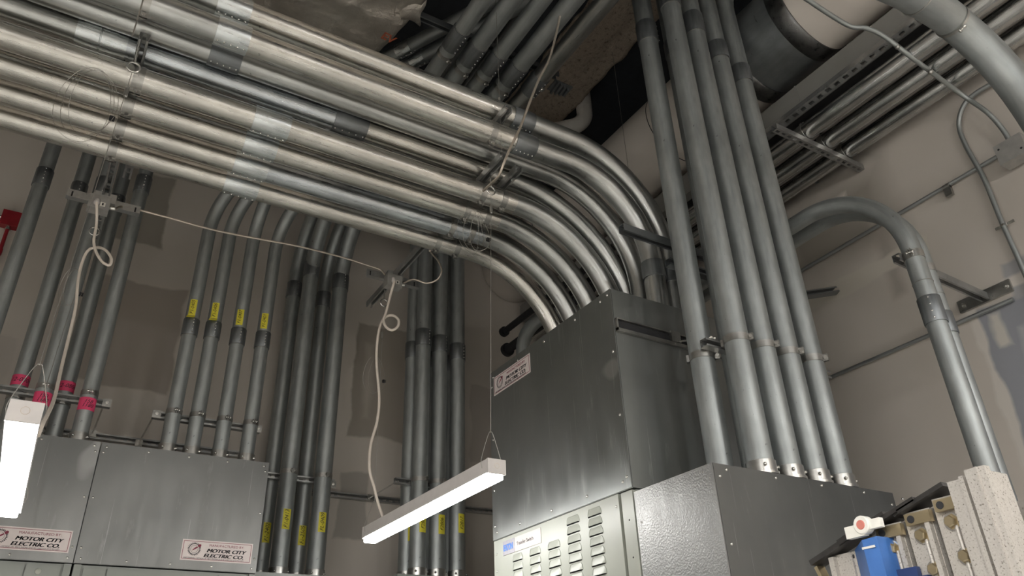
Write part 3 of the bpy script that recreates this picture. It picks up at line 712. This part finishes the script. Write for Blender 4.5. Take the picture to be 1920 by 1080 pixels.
t=thing('beam_clamp',p,'small slotted clamp bracket at the end of the overhead strut, against the sprayed beam','bracket')
m=MB()
for k in range(4): m.obox(p+V((.02+.03*k,0,-.01)),V((.1,1,0)).normalized(),V((1,-.1,0)).normalized(),Z3,.055-.008*k,.006,.012)
m.obox(p+V((.065,0,.006)),X3,Y3,Z3,.07,.05,.004); m.build('bracket_plate',M['coup'],t)

def blob_box(name,a,b,mat,amp,freq,parent,cuts=(40,40,8),seed=0,kind=None,extra=None):
    a=V(a); b=V(b); bm=bmesh.new(); vmap={}
    def vert(i,j,k):
        key=(i,j,k)
        if key not in vmap:
            p=V((a.x+(b.x-a.x)*i/cuts[0],a.y+(b.y-a.y)*j/cuts[1],a.z+(b.z-a.z)*k/cuts[2]))
            q=p*freq+V((seed,0,0)); d=noise.noise_vector(q)*amp+noise.noise_vector(q*2.7)*amp*.45
            if extra: d+=extra(p)
            vmap[key]=bm.verts.new(p+d)
        return vmap[key]
    nx_,ny_,nz_=cuts
    for i in range(nx_):
        for j in range(ny_):
            for k,fl in ((0,True),(nz_,False)):
                f=[vert(i,j,k),vert(i+1,j,k),vert(i+1,j+1,k),vert(i,j+1,k)]
                bm.faces.new(f[::-1] if fl else f)
    for i in range(nx_):
        for k in range(nz_):
            for j,fl in ((0,False),(ny_,True)):
                f=[vert(i,j,k),vert(i+1,j,k),vert(i+1,j,k+1),vert(i,j,k+1)]
                bm.faces.new(f[::-1] if fl else f)
    for j in range(ny_):
        for k in range(nz_):
            for i,fl in ((0,True),(nx_,False)):
                f=[vert(i,j,k),vert(i,j+1,k),vert(i,j+1,k+1),vert(i,j,k+1)]
                bm.faces.new(f[::-1] if fl else f)
    off=V((0,0,0)); p=parent
    while p is not None: off+=p.location; p=p.parent
    for v in bm.verts: v.co-=off
    for f in bm.faces: f.smooth=True
    me=bpy.data.meshes.new(name); bm.to_mesh(me); bm.free(); me.materials.append(mat)
    o=bpy.data.objects.new(name,me); C.objects.link(o); o.parent=parent
    if kind: o['kind']=kind
    return o
# foil wrapped duct
t=thing('insulated_duct',(0,2.6,3.75),'foil-wrapped insulated duct sagging above the rack at the top left','duct')
def sag(p):
    sh=.13*(3.1-p.y)
    k=max(0,1-abs(p.z-3.68)/.35); return V((sh*min(1,max(0,(p.x-.6)/.5)),0,-.07*k*math.sin(PI*min(1,max(0,(p.y-1.4)/2.3)))))
blob_box('foil_jacket',(-1.2,1.3,3.70),(1.20,3.46,4.25),M['foil'],.05,3.0,t,(90,80,16),3,extra=sag)
blob_box('torn_foil_flap',(1.13,2.25,3.66),(1.27,3.02,3.80),M['foil'],.05,5,t,(8,30,8),9)
MB().obox((.62,2.72,3.585),V((.55,-.83,0)).normalized(),V((.83,.55,0)).normalized(),Z3,.62,.014,.002).build('strap_band',M['coup'],t)
text('EV',.075,U(713,70,z=3.53),V((1,.12,0)).normalized(),V((.12,-1,0)).normalized(),plain('orange_print',(.36,.09,.04),.5),t,'printed_letters',off=.002)
# fireproofed beam
t=thing('fireproofed_beam',(3.0,2.6,4.6),'steel beam with rough brown sprayed fireproofing running overhead','beam')
blob_box('sprayed_coating',(2.84,-1.5,4.68),(3.235,4.6,4.99),M['spray'],.02,6,t,(14,160,12),5)
# white plumbing elbow
t=thing('plastic_pipe',U(1100,150,z=4.8),'white plastic pipe elbow hanging in the dark gap beside the sprayed beam','pipe')
e=U(1098,232,z=4.5)
e2_=U(1035,246,z=4.48); pth=fillet([e+V((0,0,.49)),e,e2_,e2_+(e2_-e)*3],[.12,.0],12)
MB().tube(pth,.069,24).build('pipe',M['pvc'],t)
# large round duct
t=thing('round_duct',(3.44,2,3.82),'large beige round duct crossing overhead behind the vertical conduits','duct')
MB().lathe((3.44,-3,3.82),Y3,[(0,.30),(8.49,.30)],64).build('duct_jacket',M['duct'],t)
for yy in (1.80,2.22):
    MB().lathe((3.44,yy,3.82),Y3,[(0,.30),(0,.312),(.015,.320),(.095,.320),(.11,.312),(.11,.30)],64).build('duct_band',M['band'],t)
MB().lathe((3.44,1.88,3.82),Y3,[(0,.30),(0,.306),(.36,.306),(.36,.30)],64).build('duct_band',M['coup'],t)
for yy in (3.05,4.6): MB().lathe((3.44,yy,3.82),Y3,[(0,.30),(0,.3015),(.006,.3015),(.006,.30)],64).build('jacket_seam',M['slot'],t)
# steel beam / trapeze by the right wall
t=thing('steel_beam',(3.43,1,3.36),'grey painted steel beam between the round duct and the slotted rail','beam')
MB().box((3.525,-3,3.31),(3.60,5.45,3.476)).build('beam_section',M['beam'],t)
for yy in (1.2,2.1,2.9): MB().box((3.521,yy,3.306),(3.53,yy+.012,3.478)).build('joint_strip',M['beam'],t)
rr=U(1448,240,z=3.28)
strut('long slotted rail under the grey beam, left of the three wall conduits',(rr.x+.018,1.30,3.28),(rr.x+.018,2.80,3.28),(.25,0,1),w=.05,d=.045,pitch=.062,slot=.032)
t=thing('open_rail',(rr.x+.02,-1,3.27),'open pale-edged rail continuing the slotted rail toward the camera','rail')
MB().box((rr.x-.006,-1.5,3.255),(rr.x-.002,1.29,3.30)).box((rr.x+.036,-1.5,3.255),(rr.x+.040,1.29,3.30)).build('rail_section',M['strut'],t)
t=thing('black_pipe',(3.66,-1,3.36),'black pipe running in the dark gap above the three wall conduits','pipe')
MB().tube([(3.68,-2,3.40),(3.68,2,3.40),(3.68,5.49,3.40)],.06,20).build('pipe',M['black'],t)
# three wall conduits
zW=3.15
for k,(q,lab) in enumerate(((1.135,'upper of three bright conduits running along the right wall'),(1.195,'middle of three bright conduits running along the right wall'),(1.256,'lowest of three bright conduits running along the right wall'))):
    x=q*zW
    conduit(lab,[(x,-3,zW),(x,0,zW),(x,3,zW),(x,5.49,zW)],.0565,'galv_shiny',group='three conduits along the right wall',clamps=[((x,2.16,zW),Y3,(0,0,1))],name='wall_conduit',n=28)
a=U(1446,243,y=2.16); b=U(1603,318,y=2.16)
zz=zW-.0565-.024
strut('slotted strut channel under the three wall conduits',(a.x*zz/a.z,2.16,zz),(4.09,2.16,zz),(0,0,1),slots=True,pitch=.05)
# right pair with long elbows
yR=1.612
for k,(x,y,zc,ln,lab) in enumerate(((3.26,yR,1.555,.13,'front conduit of the right pair, with a dark coupling below the wall strut'),(3.43,1.665,1.55,.11,'rear conduit of the right pair, partly behind its neighbour'))):
    zt=2.37 if k==0 else 2.40
    path=fillet([(x,y,.2),(x,y,zt),(x,5.45,zt)],.50 if k==0 else .48,22)
    conduit(lab,path,R3,'galv',group='right conduit pair',couplings=[((x,y,zc),Z3,(-.9,-.45,0),'coup',ln,4)],clamps=[((x,y,1.845),Z3,(-1,-.3,0),'strap',.04)],seams=[((x,y,1.70),Z3)],name='vertical_conduit',n=32)
sy=1.69
strut('slotted strut arm reaching from the right wall to the conduit pair',(3.40-.06,sy+.045,1.93),(4.09,sy+.045,1.90),(0,0,-1),d=.041)
t=thing('wall_bracket',(4.09,sy,1.90),'flat wall bracket with bolts at the root of the strut arm','bracket')
MB().box((4.085,sy-.10,1.87),(4.098,sy+.19,1.94)).build('bracket_plate',M['strap'],t)
for yy in (sy-.075,sy+.16): MB().lathe((4.085,yy,1.905),(-1,0,0),[(0,.012),(.008,.012),(.008,.006),(.014,.005)],6).build('bolt',M['zinc'],t)
strut('dark strut stub with bolts on the wall just right of the vertical row',U(1500,555,x=3.75)+V((0,0,0)),U(1568,545,x=4.05),(0,-1,.3),mat='coup')
t=thing('wall_clip',U(1520,330,x=4.08),'small dark clip on the right wall under the three wall conduits','clip')
q=U(1520,330,x=4.07)
MB().obox(q,X3,Y3,Z3,.02,.04,.03).obox(q+V((0,-.03,-.05)),X3,Y3,Z3,.01,.008,.03).build('clip_body',M['coup'],t)
# thin wall conduits
rw=.0118
t=conduit('thin conduit running up along the right wall to the small junction box',[V((4.08,4.9,4.08*.6395)),V((4.08,3,4.08*.6395)),U(1876,290,x=4.08)+V((0,.02,0))],rw,'galv',name='wall_conduit',n=12)
q=U(1775,350,x=4.07); MB().lathe(q,Y3,[(-.02,rw),(-.02,rw+.005),(.02,rw+.005),(.02,rw)],12).build('conduit_strap',M['strap'],t)
MB().obox(q+V((0,.0,-.035)),X3,Y3,Z3,.012,.02,.03).build('strap_foot',M['strap'],t)
t=conduit('thin conduit crossing the right wall lower down, behind the conduit pair',[V((4.08,4.9,4.08*.4465)),V((4.08,2.5,4.08*.4465)),U(1900,561,x=4.08)],rw,'galv',name='wall_conduit',n=12)
t=conduit('thin wall conduit that hooks over at the top and drops down the right edge',
  smooth([U(1900,135,x=4.05),U(1876,148,x=4.06),U(1828,176,x=4.06),U(1806,200,x=4.06),U(1798,235,x=4.07),U(1812,275,x=4.07),U(1845,335,x=4.07),U(1880,420,x=4.07),U(1925,520,x=4.07),U(1990,680,x=4.07)],5),rw*1.15,'galv',name='wall_conduit',n=12)
q=U(1884,422,x=4.07); MB().lathe(q,Z3,[(-.006,rw),(-.006,rw+.006),(.006,rw+.006),(.006,rw)],12).obox(q,X3,Y3,Z3,.003,.05,.008).build('conduit_strap',M['zinc'],t)
t=conduit('thin conduit offset across the big duct down to the small junction box',
  smooth([U(1440,-50,z=3.42),U(1512,-2,z=3.36),U(1560,30,z=3.32),U(1596,50,z=3.28),U(1625,53,z=3.25),U(1660,70,z=3.2),U(1715,112,z=3.1),U(1800,175,x=3.95),U(1850,210,x=4.0),U(1878,240,x=4.03),U(1892,262,x=4.04)],5),rw*1.15,'galv',name='wall_conduit',n=12)
for pp in ((1683,88,3.15),(1745,135,3.05)):
    q=U(pp[0],pp[1],z=pp[2]); MB().dome(q,V((-.3,-.5,-.6)),.015,.014,8).build('conduit_strap',M['strap'],t)
q=U(1902,284,x=4.03)
t=thing('junction_box',q,'small square steel junction box on the right wall at the picture edge','box')
MB().obox(q,X3,Y3,Z3,.045,.072,.062).build('box_body',M['boxgrey'],t); MB().dome(q+V((-.045,.05,.03)),(-1,0,0),.006,.003).build('cover_screw',M['slot'],t)
MB().dome(q+V((-.045,-.05,-.03)),(-1,0,0),.006,.003).build('cover_screw',M['slot'],t)
# the big near conduit top right
YN=.95; pp=[U(1560,-75,y=0.952),U(1640,-42,y=0.952),U(1700,-15,y=0.952),U(1762,22,y=0.952),U(1800,52,y=0.952),U(1850,98,y=0.936),U(1905,160,y=0.920),U(1960,240,y=0.905),U(2010,330,y=0.889)]
t=conduit('big near conduit curving down across the top right corner',smooth(pp,6),.072,'galv',name='overhead_conduit',n=40)
ax_=(pp[4]-pp[3]).normalized()
clamp(t,U(1785,40,y=0.952),ax_,.072,(0,-.35,-1),'strap',.012)
MB().lathe(U(1722,-2,y=0.952),ax_,[(-.003,.072),(-.002,.076),(.002,.076),(.003,.072)],32).build('end_bead',M['strap'],t)

# two black capped pipes and a grey elbow behind the pull box
for (px,py,yy,r,lab) in ((944,623,5.0,.034,'upper black pipe with a round end cap, behind the pull box corner'),(950,657,5.0,.046,'lower thicker black pipe with a round end cap, behind the pull box corner')):
    q=U(px,py,y=yy); t=thing('black_pipe',q,lab,'pipe')
    MB().tube([q,q+V((0,-.6,0)),q+V((0,-1.9,0))],r*.82,20).build('pipe',M['black'],t)
    MB().lathe(q+V((0,-.03,0)),Y3,[(0,r*.82),(0,r*1.25),(.035,r*1.25),(.05,r*.9)],24).build('end_cap',M['black'],t)
q=U(985,668,y=4.3)
conduit('grey conduit elbow peeping out behind the top left of the pull box',fillet([V((q.x-.02,4.3,.9)),V((q.x-.02,4.3,q.z+.32)),V((q.x-.02+.9,3.9,q.z+.45))],.32,12),.05,'galv',name='vertical_conduit')
# red alarm box
q=U(22,413,y=5.47)
t=thing('alarm_box',q,'dark red fire alarm junction box at the left edge','box')
MB().obox(q,X3,Y3,Z3,.062,.03,.058).build('box_body',M['red'],t)
MB().lathe(q+V((-.005,-.01,-.058)),(0,0,-1),[(0,.014),(.012,.014),(.014,.018),(.03,.018),(.03,.012)],16).build('fitting',M['zinc'],t)
MB().lathe(q+V((-.062,-.01,0)),(-1,0,0),[(0,.014),(.02,.014),(.02,.01)],16).build('fitting',M['zinc'],t)
t=thing('red_conduit',q+V((-.005,-.01,-.08)),'red conduit dropping from the alarm box','conduit')
MB().tube([q+V((-.005,-.01,-.085)),q+V((-.005,-.01,-.6)),q+V((-.005,-.01,-4.55))],.012,12).build('pipe',M['red'],t)
MB().lathe(q+V((-.005,-.01,-.26)),Z3,[(-.02,.012),(-.02,.015),(.02,.015),(.02,.012)],16).build('coupling',M['red'],t)

# ================================================================== STRIP LIGHTS
def strip_light(label,x,ya_,yb_,z,w=.09,h=.062,lh=.026,group='hanging strip lights',visible=True):
    "z = bottom of the housing; runs along y; ya_ = near end"
    t=thing('strip_light',(x,(ya_+yb_)/2,z),label,'light',group)
    MB().box((x-w/2,ya_+.006,z),(x+w/2,yb_-.006,z+h)).build('housing',M['white'],t)
    for yy,sg in ((ya_,1),(yb_,-1)):
        e_=MB().box((x-w/2-.001,yy,z-.004),(x+w/2+.001,yy+sg*.012,z+h+.001)).build('end_cap',M['white'],t)
        if sg>0:
            MB().tube([V((x+.012*math.cos(a),yy-.0006,z+h*.52+.012*math.sin(a))) for a in [2*PI*k/24 for k in range(24)]],.0009,5,closed=True).build('knockout_ring',M['cord'],e_)
            MB().box((x-w/2+.004,yy-.002,z-.006),(x+w/2-.004,yy+.004,z-.0035)).build('lens_clip',M['wire'],e_)
    lw=w-.016
    # diffuser: shallow rounded tray under the housing
    prof=[(-lw/2,0),(-lw/2,-lh*.82),(-lw/2+.003,-lh*.95),(-lw/2+.007,-lh),(lw/2-.007,-lh),(lw/2-.003,-lh*.95),(lw/2,-lh*.82),(lw/2,0)]
    vs=[];fs=[];n=len(prof)
    for yy in (ya_+.012,yb_-.012):
        for a,b in prof: vs.append((x+a,yy,z-.0005+b))
    for i in range(n-1): fs.append((i,i+n,i+n+1,i+1))
    fs.append(tuple(range(n))); fs.append(tuple(reversed(range(n,2*n)))); fs.append((0,n-1,2*n-1,n))
    MB().add(vs,fs).build('diffuser',M['led_fill' if z>2 else 'led' if ya_<2 else 'led0'],t)
    for yy in (ya_+.05,yb_-.05):
        top=V((x,yy,z+h+.14)); m=MB()
        m.tube(smooth([V((x-w/2-.004,yy,z+h*.45)),V((x-w/2-.006,yy,z+h+.01)),V((x-.012,yy,z+h+.13)),top,V((x+.012,yy,z+h+.13)),V((x+w/2+.006,yy,z+h+.01)),V((x+w/2+.004,yy,z+h*.45))],5),.0015,6)
        m.build('hanger_wire',M['wire'],t)
    return t
L1x=1.71; z1=.965
strip_light('hanging strip light in the middle, between the conduit groups and the pull box',L1x,2.89,4.38,z1)
z2=.835
strip_light('hanging strip light at the far left, seen end-on in front of the left cabinets',-.096,2.62,3.84,z2)
for (x,a,b,zz_) in ((-.096,-.6,.62,.88),(-2.2,-.2,1.1,.88),(-2.2,-2.9,-1.6,2.3),(1.5,-2.6,-1.4,2.3),(-.3,-4.4,-3.1,2.3),(3.1,-2.6,-1.4,2.3)):  # unseen fixtures put in to light the room; the high ones are added fill
    strip_light('added unseen strip light behind the camera',x,a,b,zz_,group='added unseen strip lights behind the camera')
def cable_to(label,p0,p1,grip=None,name='suspension_cable',r=.0013,loops=None):
    t=thing(name,p0,label,'cable'); m=MB(); m.tube([p0,(V(p0)+V(p1))/2,p1],r,6); m.build('wire',M['wire'],t)
    if loops:
        c,rx_,rz_,n=loops; c=V(c)
        for k in range(n):
            s=1+.08*k; o_=V((-.02*k,.02*k,0))
            MB().tube([c+o_+V((rx_*s*math.cos(a),.02*math.sin(a*2+k),rz_*s*math.sin(a))) for a in [2*PI*i/36 for i in range(36)]],.0011,5,closed=True).build('spare_loop',M['wire'],t)
        MB().obox(c+V((rx_*.9,0,-rz_*.3)),X3,Y3,Z3,.010,.008,.008).build('wire_tie',M['black'],t)
    if grip is not None:
        MB().lathe(grip,Z3,[(-.026,.003),(-.022,.008),(.02,.009),(.026,.004)],10).build('gripper',M['strap'],t)
    return t
def eye_bolt(label,p,down=.10):
    p=V(p); t=thing('eye_bolt',p,label,'eye bolt')
    MB().tube([p+V((0,0,.02)),p+V((0,0,-down*.5)),p+V((0.004,0,-down*.55))],.004,8).build('shank',M['zinc'],t)
    cc=p+V((0,0,-down*.55-.026)); MB().tube([cc+V((.026*math.sin(a),0,.026*math.cos(a))) for a in [2*PI*i/20 for i in range(20)]],.0042,8,closed=True).build('eye',M['zinc'],t)
    return cc-V((0,0,.026))
e1=eye_bolt('eye bolt hanging from the far strut end below the right junction box',(XS1+.0,4.33,zS-.02),.14)
e2=eye_bolt('eye bolt on the near strut end over the middle strip light',(L1x,2.885,zS-.02),.14)
cable_to('steel suspension wire to the far end of the middle strip light',e1,(L1x,4.33,z1+.062+.14),grip=e1-V((0,0,.22)),loops=((L1x-.03,4.33,1.98),.055,.12,2))
cable_to('steel suspension wire to the near end of the middle strip light',e2,(L1x,2.94,z1+.062+.14),grip=e2-V((0,0,.1)),loops=((L1x-.075,2.88,2.22),.055,.12,3))
e3=eye_bolt('eye bolt on the left rack strut with loops of spare wire beside it',(XLs-.01,2.86,zS-.02),.14)
e4=eye_bolt('eye bolt below the left junction box',(XLs-.01,4.30,zS-.02),.14)
cable_to('steel suspension wire from the left rack strut to the near end of the left light',e3,(-.096,2.67,z2+.062+.14),grip=e3-V((0,0,.12)),loops=((XLs-.11,2.87,2.27),.085,.17,3))
cable_to('steel suspension wire from below the left junction box to the left strip light',e4,(-.096,3.79,z2+.062+.14),loops=((XLs-.03,4.28,2.13),.045,.11,2))
q=U(936,200,y=2.62); cable_to('vertical steel wire ending in a gripper above the topmost rack conduit',V((q.x,q.y,4.59)),U(937,205,y=2.62),grip=U(936,190,y=2.62))
cable_to('thin vertical wire from the gripper down to the near strut end',U(937,205,y=2.60),U(942,300,y=2.60))
q=U(1180,330,y=3.3); cable_to('thin vertical wire hanging in front of the big round duct',V((q.x,q.y,4.99)),q,r=.002)
q=U(248,68,y=2.5); cable_to('thin vertical wire at the top left crossing the rack',V((q.x,q.y,4.99)),U(248,68,y=2.5),r=.003)

# junction box brackets, cords and flexible cables
def jbox(px,py,y,label,lab2,tilt=0):
    z=zS-(.012 if px<400 else -.018); c=V((XLs if px<400 else XS1,y,z-.022))
    t=thing('box_bracket',c,label,'bracket'); m=MB()
    Lh=.185
    m.obox(c,X3,Y3,Z3,Lh,.002,.033); m.obox(c+V((0,-.016,-.033)),X3,Y3,Z3,Lh,.018,.0015); m.obox(c+V((0,-.03,.0)),X3,Y3,Z3,.055,.028,.03)
    m.build('bracket_plate',M['strut'],t)
    for s_ in (-1,1): MB().obox(c+V((s_*(Lh-.025),-.0025,0)),X3,Y3,Z3,.004,.0008,.02).build('bracket_slot',M['slot'],t)
    b=c+V((-.02,-.062,-.062)); t2=thing('junction_box',b,lab2,'box')
    MB().obox(b,X3,Y3,Z3,.052,.035,.042).build('box_body',M['boxgrey'],t2)
    MB().obox(b+V((.018,-.036,-.012)),X3,Y3,Z3,.013,.0006,.013).build('sticker',M['sticker'],t2)
    MB().obox(b+V((.018,-.0368,-.012)),X3,Y3,Z3,.004,.0004,.007).build('sticker_mark',M['ink'],t2)
    MB().lathe(b+V((-.012,-.036,.0)),(0,-.5,-1),[(-.01,.012),(.012,.012),(.012,.015),(.022,.015),(.03,.010)],14).build('cord_grip',M['white'],t2)
    MB().lathe(b+V((.052,0,.0)),(1,0,0),[(0,.011),(.01,.013),(.028,.013),(.03,.008)],12).build('cable_connector',M['zinc'],t2)
    return b
b1=jbox(195,395,4.12,'flat slotted mounting bracket hanging at the end of the left strut','steel junction box with a square white sticker feeding the left strip light')
b2=jbox(735,520,4.20,'dark winged mounting bracket on the strut end above the middle strip light','steel junction box with a white sticker feeding the middle strip light')
def cordt(label,pts,r,mat,name,cat='cord',n=12,ribs=False):
    t=thing(name,pts[0],label,cat); m=MB(); ps=smooth(pts,8)
    if ribs:
        # interlocked armour: corrugated radius
        dense=[];rad=[];acc=0
        L_=0
        out=[ps[0]]
        for a,b in zip(ps,ps[1:]):
            d=(b-a).length; k=max(1,int(d/.0042))
            for i in range(1,k+1): out.append(a+(b-a)*i/k)
        rad=[r if i%2 else r*.80 for i in range(len(out))]
        m.tube(out,r,8,True,rad)
    else: m.tube(ps,r,n)
    m.build('cable',M[mat],t); return t
# left cord: pixel-measured in the plane of the hanging light
s0=b1+V((-.012,-.055,-.02))
def lp(px,py,y): return U(px,py,y=y)
cordt('white cord with one loop running from the left junction box to the left strip light',
 [s0,lp(181,420,4.03),lp(176,450,4.02),lp(180,472,4.0),lp(192,491,3.97),(lp(205,497,3.96)),lp(209,486,3.97),lp(199,470,4.0),lp(183,464,4.04),lp(165,470,4.05),lp(153,495,4.05),lp(146,530,4.0),lp(142,575,3.95),lp(127,640,3.85),lp(115,690,3.7),lp(101,750,3.4),lp(82,790,2.9),V((-.05,2.85,z2+.03))],.0072,'cord','power_cord')
s1=b2+V((-.012,-.055,-.02))
cordt('white cord with one loop running from the right junction box to the middle strip light',
 [s1,lp(733,550,4.12),lp(724,585,4.12),lp(719,600,4.11),lp(724,613,4.09),lp(735,619,4.07),lp(746,612,4.06),lp(747,600,4.07),lp(738,592,4.10),lp(726,593,4.13),lp(715,605,4.15),lp(708,635,4.15),lp(706,680,4.15),lp(711,745,4.15),lp(707,790,4.15),lp(695,835,4.15),lp(693,880,4.15),lp(702,915,4.15),lp(708,940,4.16),V((L1x,4.17,z1+.06))],.0085,'cord','power_cord')
c0=b1+V((.08,0,0)); c1=b2+V((-.05,.02,.055))
mid=lp(480,447,4.17)
cordt('metal-clad flexible cable stretched between the two junction boxes',[c0,lp(235,388,4.13),lp(300,404,4.13),lp(400,431,4.15),mid,lp(560,462,4.17),lp(640,482,4.18),lp(688,497,4.18),lp(712,505,4.18),c1],.0068,'armor','flexible_cable','cable',ribs=True)
cordt('metal-clad cable looping from the right junction box up behind the lowest rack conduit',[b2+V((.07,0,.01)),lp(775,524,4.12),lp(800,531,4.10),lp(820,524,4.05),lp(828,508,4.0),lp(822,490,3.9),lp(812,478,3.75),lp(806,470,3.62)],.0068,'armor','flexible_cable','cable',ribs=True)
cordt('long metal-clad cable hanging from above down to the rack strut',[lp(1062,-30,2.45),lp(1055,0,2.45),lp(1046,50,2.45),lp(1030,110,2.45),lp(1010,150,2.45),lp(992,195,2.45),lp(975,240,2.46),lp(958,275,2.48),lp(945,305,2.5),lp(935,330,2.55),lp(920,345,2.7),lp(906,358,2.85)],.0072,'armor','flexible_cable','cable',ribs=True)

# ================================================================== PORTABLE MATERIAL LIFT, lower right
XM=1.40
t=thing('material_lift',(XM,.8,ZF),'dirty aluminium telescoping lift mast with a blue section, at the bottom right corner','lift')
def mp(px,py,x=XM): return U(px,py,x=x)
# mast sections: (y far edge, y near edge, top z, front x)
secs=[(1.045,.955,.272,1.40,'narrow'),(.935,.868,.306,1.40,'a'),(.868,.806,.318,1.40,'b'),(.806,.744,.330,1.40,'c'),(.752,.672,.345,1.37,'wide')]
for (yf_,yn,zt,xf,kd) in secs:
    m=MB().box((xf,yn+(.009 if kd in 'abc' else 0),ZF),(xf+.05,yf_,zt))
    if kd=='narrow': m.box((xf-.012,yf_-.012,ZF),(xf,yf_,zt-.004)).box((xf-.006,yf_-.05,ZF),(xf,yf_-.044,zt-.006))
    if kd=='wide': m.box((xf-.016,yn,ZF),(xf,yn+.036,zt+.008)).box((xf-.010,yn+.044,ZF),(xf,yn+.052,zt+.002)).box((xf-.020,yn+.012,ZF),(xf-.016,yn+.016,zt+.008))
    if kd in 'abc': m.box((xf-.012,yn+.010,ZF),(xf,yn+.019,zt-.006)).tube([(xf-.001,yn+.030,ZF),(xf-.001,yn+.030,0),(xf-.001,yn+.030,zt-.05)],.004,8)
    s_=m.build('mast_section',M['mast'],t)
    if kd in ('a','b','c'):
        yc=(yf_+yn)/2+.004
        MB().box((xf+.016,yn-.004,ZF),(xf+.03,yn+.012,zt-.01)).build('dark_guide',M['blackmetal'],s_)
        for j,dz in enumerate((.045,.105,.175)):
            c_=V((xf-.001,yc-.006*j,zt-dz))
            if j<2:
                MB().lathe(c_,(-1,0,0),[(0,.014),(.002,.014),(.002,.0105),(.0105,.0105),(.0122,.0088)],6).build('hex_bolt',M['brass'],s_)
                MB().lathe(c_,(-1,0,0),[(0,.0155),(.0018,.0155),(.0018,.010)],20).build('washer',M['zinc'],s_)
            else:
                MB().dome(c_,(-1,0,0),.010,.006,12).build('cross_screw',M['zinc'],s_)
                MB().box((xf-.0012,c_.y-.003,c_.z-.045),(xf-.0002,c_.y+.003,c_.z-.012)).build('rust_streak',M['rust'],s_)
        MB().box((xf-.0145,yn+.003,zt-.026),(xf-.002,yc+.018,zt-.0055)).build('clip',M['brass'],s_)
        MB().lathe((xf-.0145,yc+.006,zt-.016),(-1,0,0),[(0,.007),(.001,.007),(.001,.003)],14).build('clip_hole',M['slot'],s_)
        # dark slider plate, wing sticking up and back
        d=V((0,1,-.28)).normalized(); n_=V((0,.28,1)).normalized()
        w_=MB().obox(V((xf+.01,yf_+.012,zt+.004)),d,X3,n_,.052,.028,.004)
        w_.obox(V((xf+.012,yf_+.055,zt-.004)),V((0,1,-.5)).normalized(),X3,V((0,.5,1)).normalized(),.022,.024,.003)
        w_.build('slider_plate',M['blackmetal'],s_)
# dark slider at the far end
d=V((0,1,-.30)).normalized()
MB().obox(V((XM-.002,1.02,.282)),d,X3,V((0,.3,1)).normalized(),.065,.022,.005).obox(V((XM-.004,.965,.300)),d,X3,V((0,.3,1)).normalized(),.04,.024,.005).build('slider_plate',M['blackmetal'],t)
MB().obox(V((XM+.0,1.06,.20)),V((0,.35,1)).normalized(),X3,V((0,1,-.35)).normalized(),.06,.012,.004).build('release_lever',M['brass'],t)
# blue carriage
bx=1.352
bl=MB().add([(bx+.045,.987,ZF),(bx,.935,ZF),(bx+.004,.905,ZF),(bx+.05,.900,ZF),(bx+.05,.99,ZF),(bx+.045,.987,.273),(bx,.935,.279),(bx+.004,.905,.281),(bx+.05,.900,.281),(bx+.05,.99,.273)],
  [(0,5,6,1),(1,6,7,2),(2,7,8,3),(3,8,9,4),(4,9,5,0),(5,9,8,7,6),(0,1,2,3,4)]).build('blue_carriage',M['blue'],t)
MB().dome((bx+.022,.976,.258),(-.8,.6,0),.004,.002,8).build('rivet_hole',M['slot'],bl)
MB().box((bx-.001,.91,.262),(bx,.938,.266)).build('paint_scrape',M['sticker'],bl)
MB().box((XM-.0155,.845,ZF),(XM-.004,.905,.205)).box((XM-.0155,.862,.2052),(XM-.004,.905,.222)).build('dark_blue_plate',M['navy'],t)
pv=MB().lathe((bx+.012,.925,.305),(-1,0,0),[(0,.017),(.016,.017),(.018,.015)],20).box((bx+.0,.888,.295),(bx+.012,.925,.312)).box((bx-.002,.925,.286),(bx+.012,.965,.308)).build('pivot_arm',M['sticker'],t)
MB().lathe((bx-.006,.925,.305),(-1,0,0),[(0,.009),(.002,.008)],14).build('pivot_pin',plain('pink_paint_mark',(.6,.2,.16),.5),pv)
# pulley and chain at right
ra_=U(1888,945,x=1.49); 
MB().box((1.485,.56,ZF),(1.51,ra_.y,ra_.z)).box((1.475,.56,ZF),(1.485,.585,ra_.z-.004)).build('rear_section',M['mast'],t)
pc=U(1886,1003,x=1.455)
MB().lathe(pc,(1,0,0),[(0,.018),(.004,.032),(.016,.032),(.020,.018)],32).build('pulley',M['slot'],t)
ch=MB(); cpts=smooth([U(a_,b_,x=1.45) for a_,b_ in ((1874,945),(1885,955),(1895,975),(1901,1000),(1905,1030),(1912,1060),(1918,1085),(1930,1120))],3)
for q_ in cpts:
    ch.lathe(q_,(1,0,0),[(-.004,.0055),(-.004,.0075),(.004,.0075),(.004,.0055)],10)
ch.build('chain',M['blackmetal'],t)

# ================================================================== lift everything so that the floor is at z = 0
for o in bpy.data.objects:
    if o.parent is None: o.location.z+=H
w=bpy.data.worlds.new('world'); bpy.context.scene.world=w; w.use_nodes=True
w.node_tree.nodes['Background'].inputs[0].default_value=(.01,.01,.01,1)
sc=bpy.context.scene
sc.view_settings.view_transform='Standard'; sc.view_settings.look='None'; sc.view_settings.gamma=1; sc.view_settings.use_curve_mapping=False
sc.view_settings.exposure=1.34
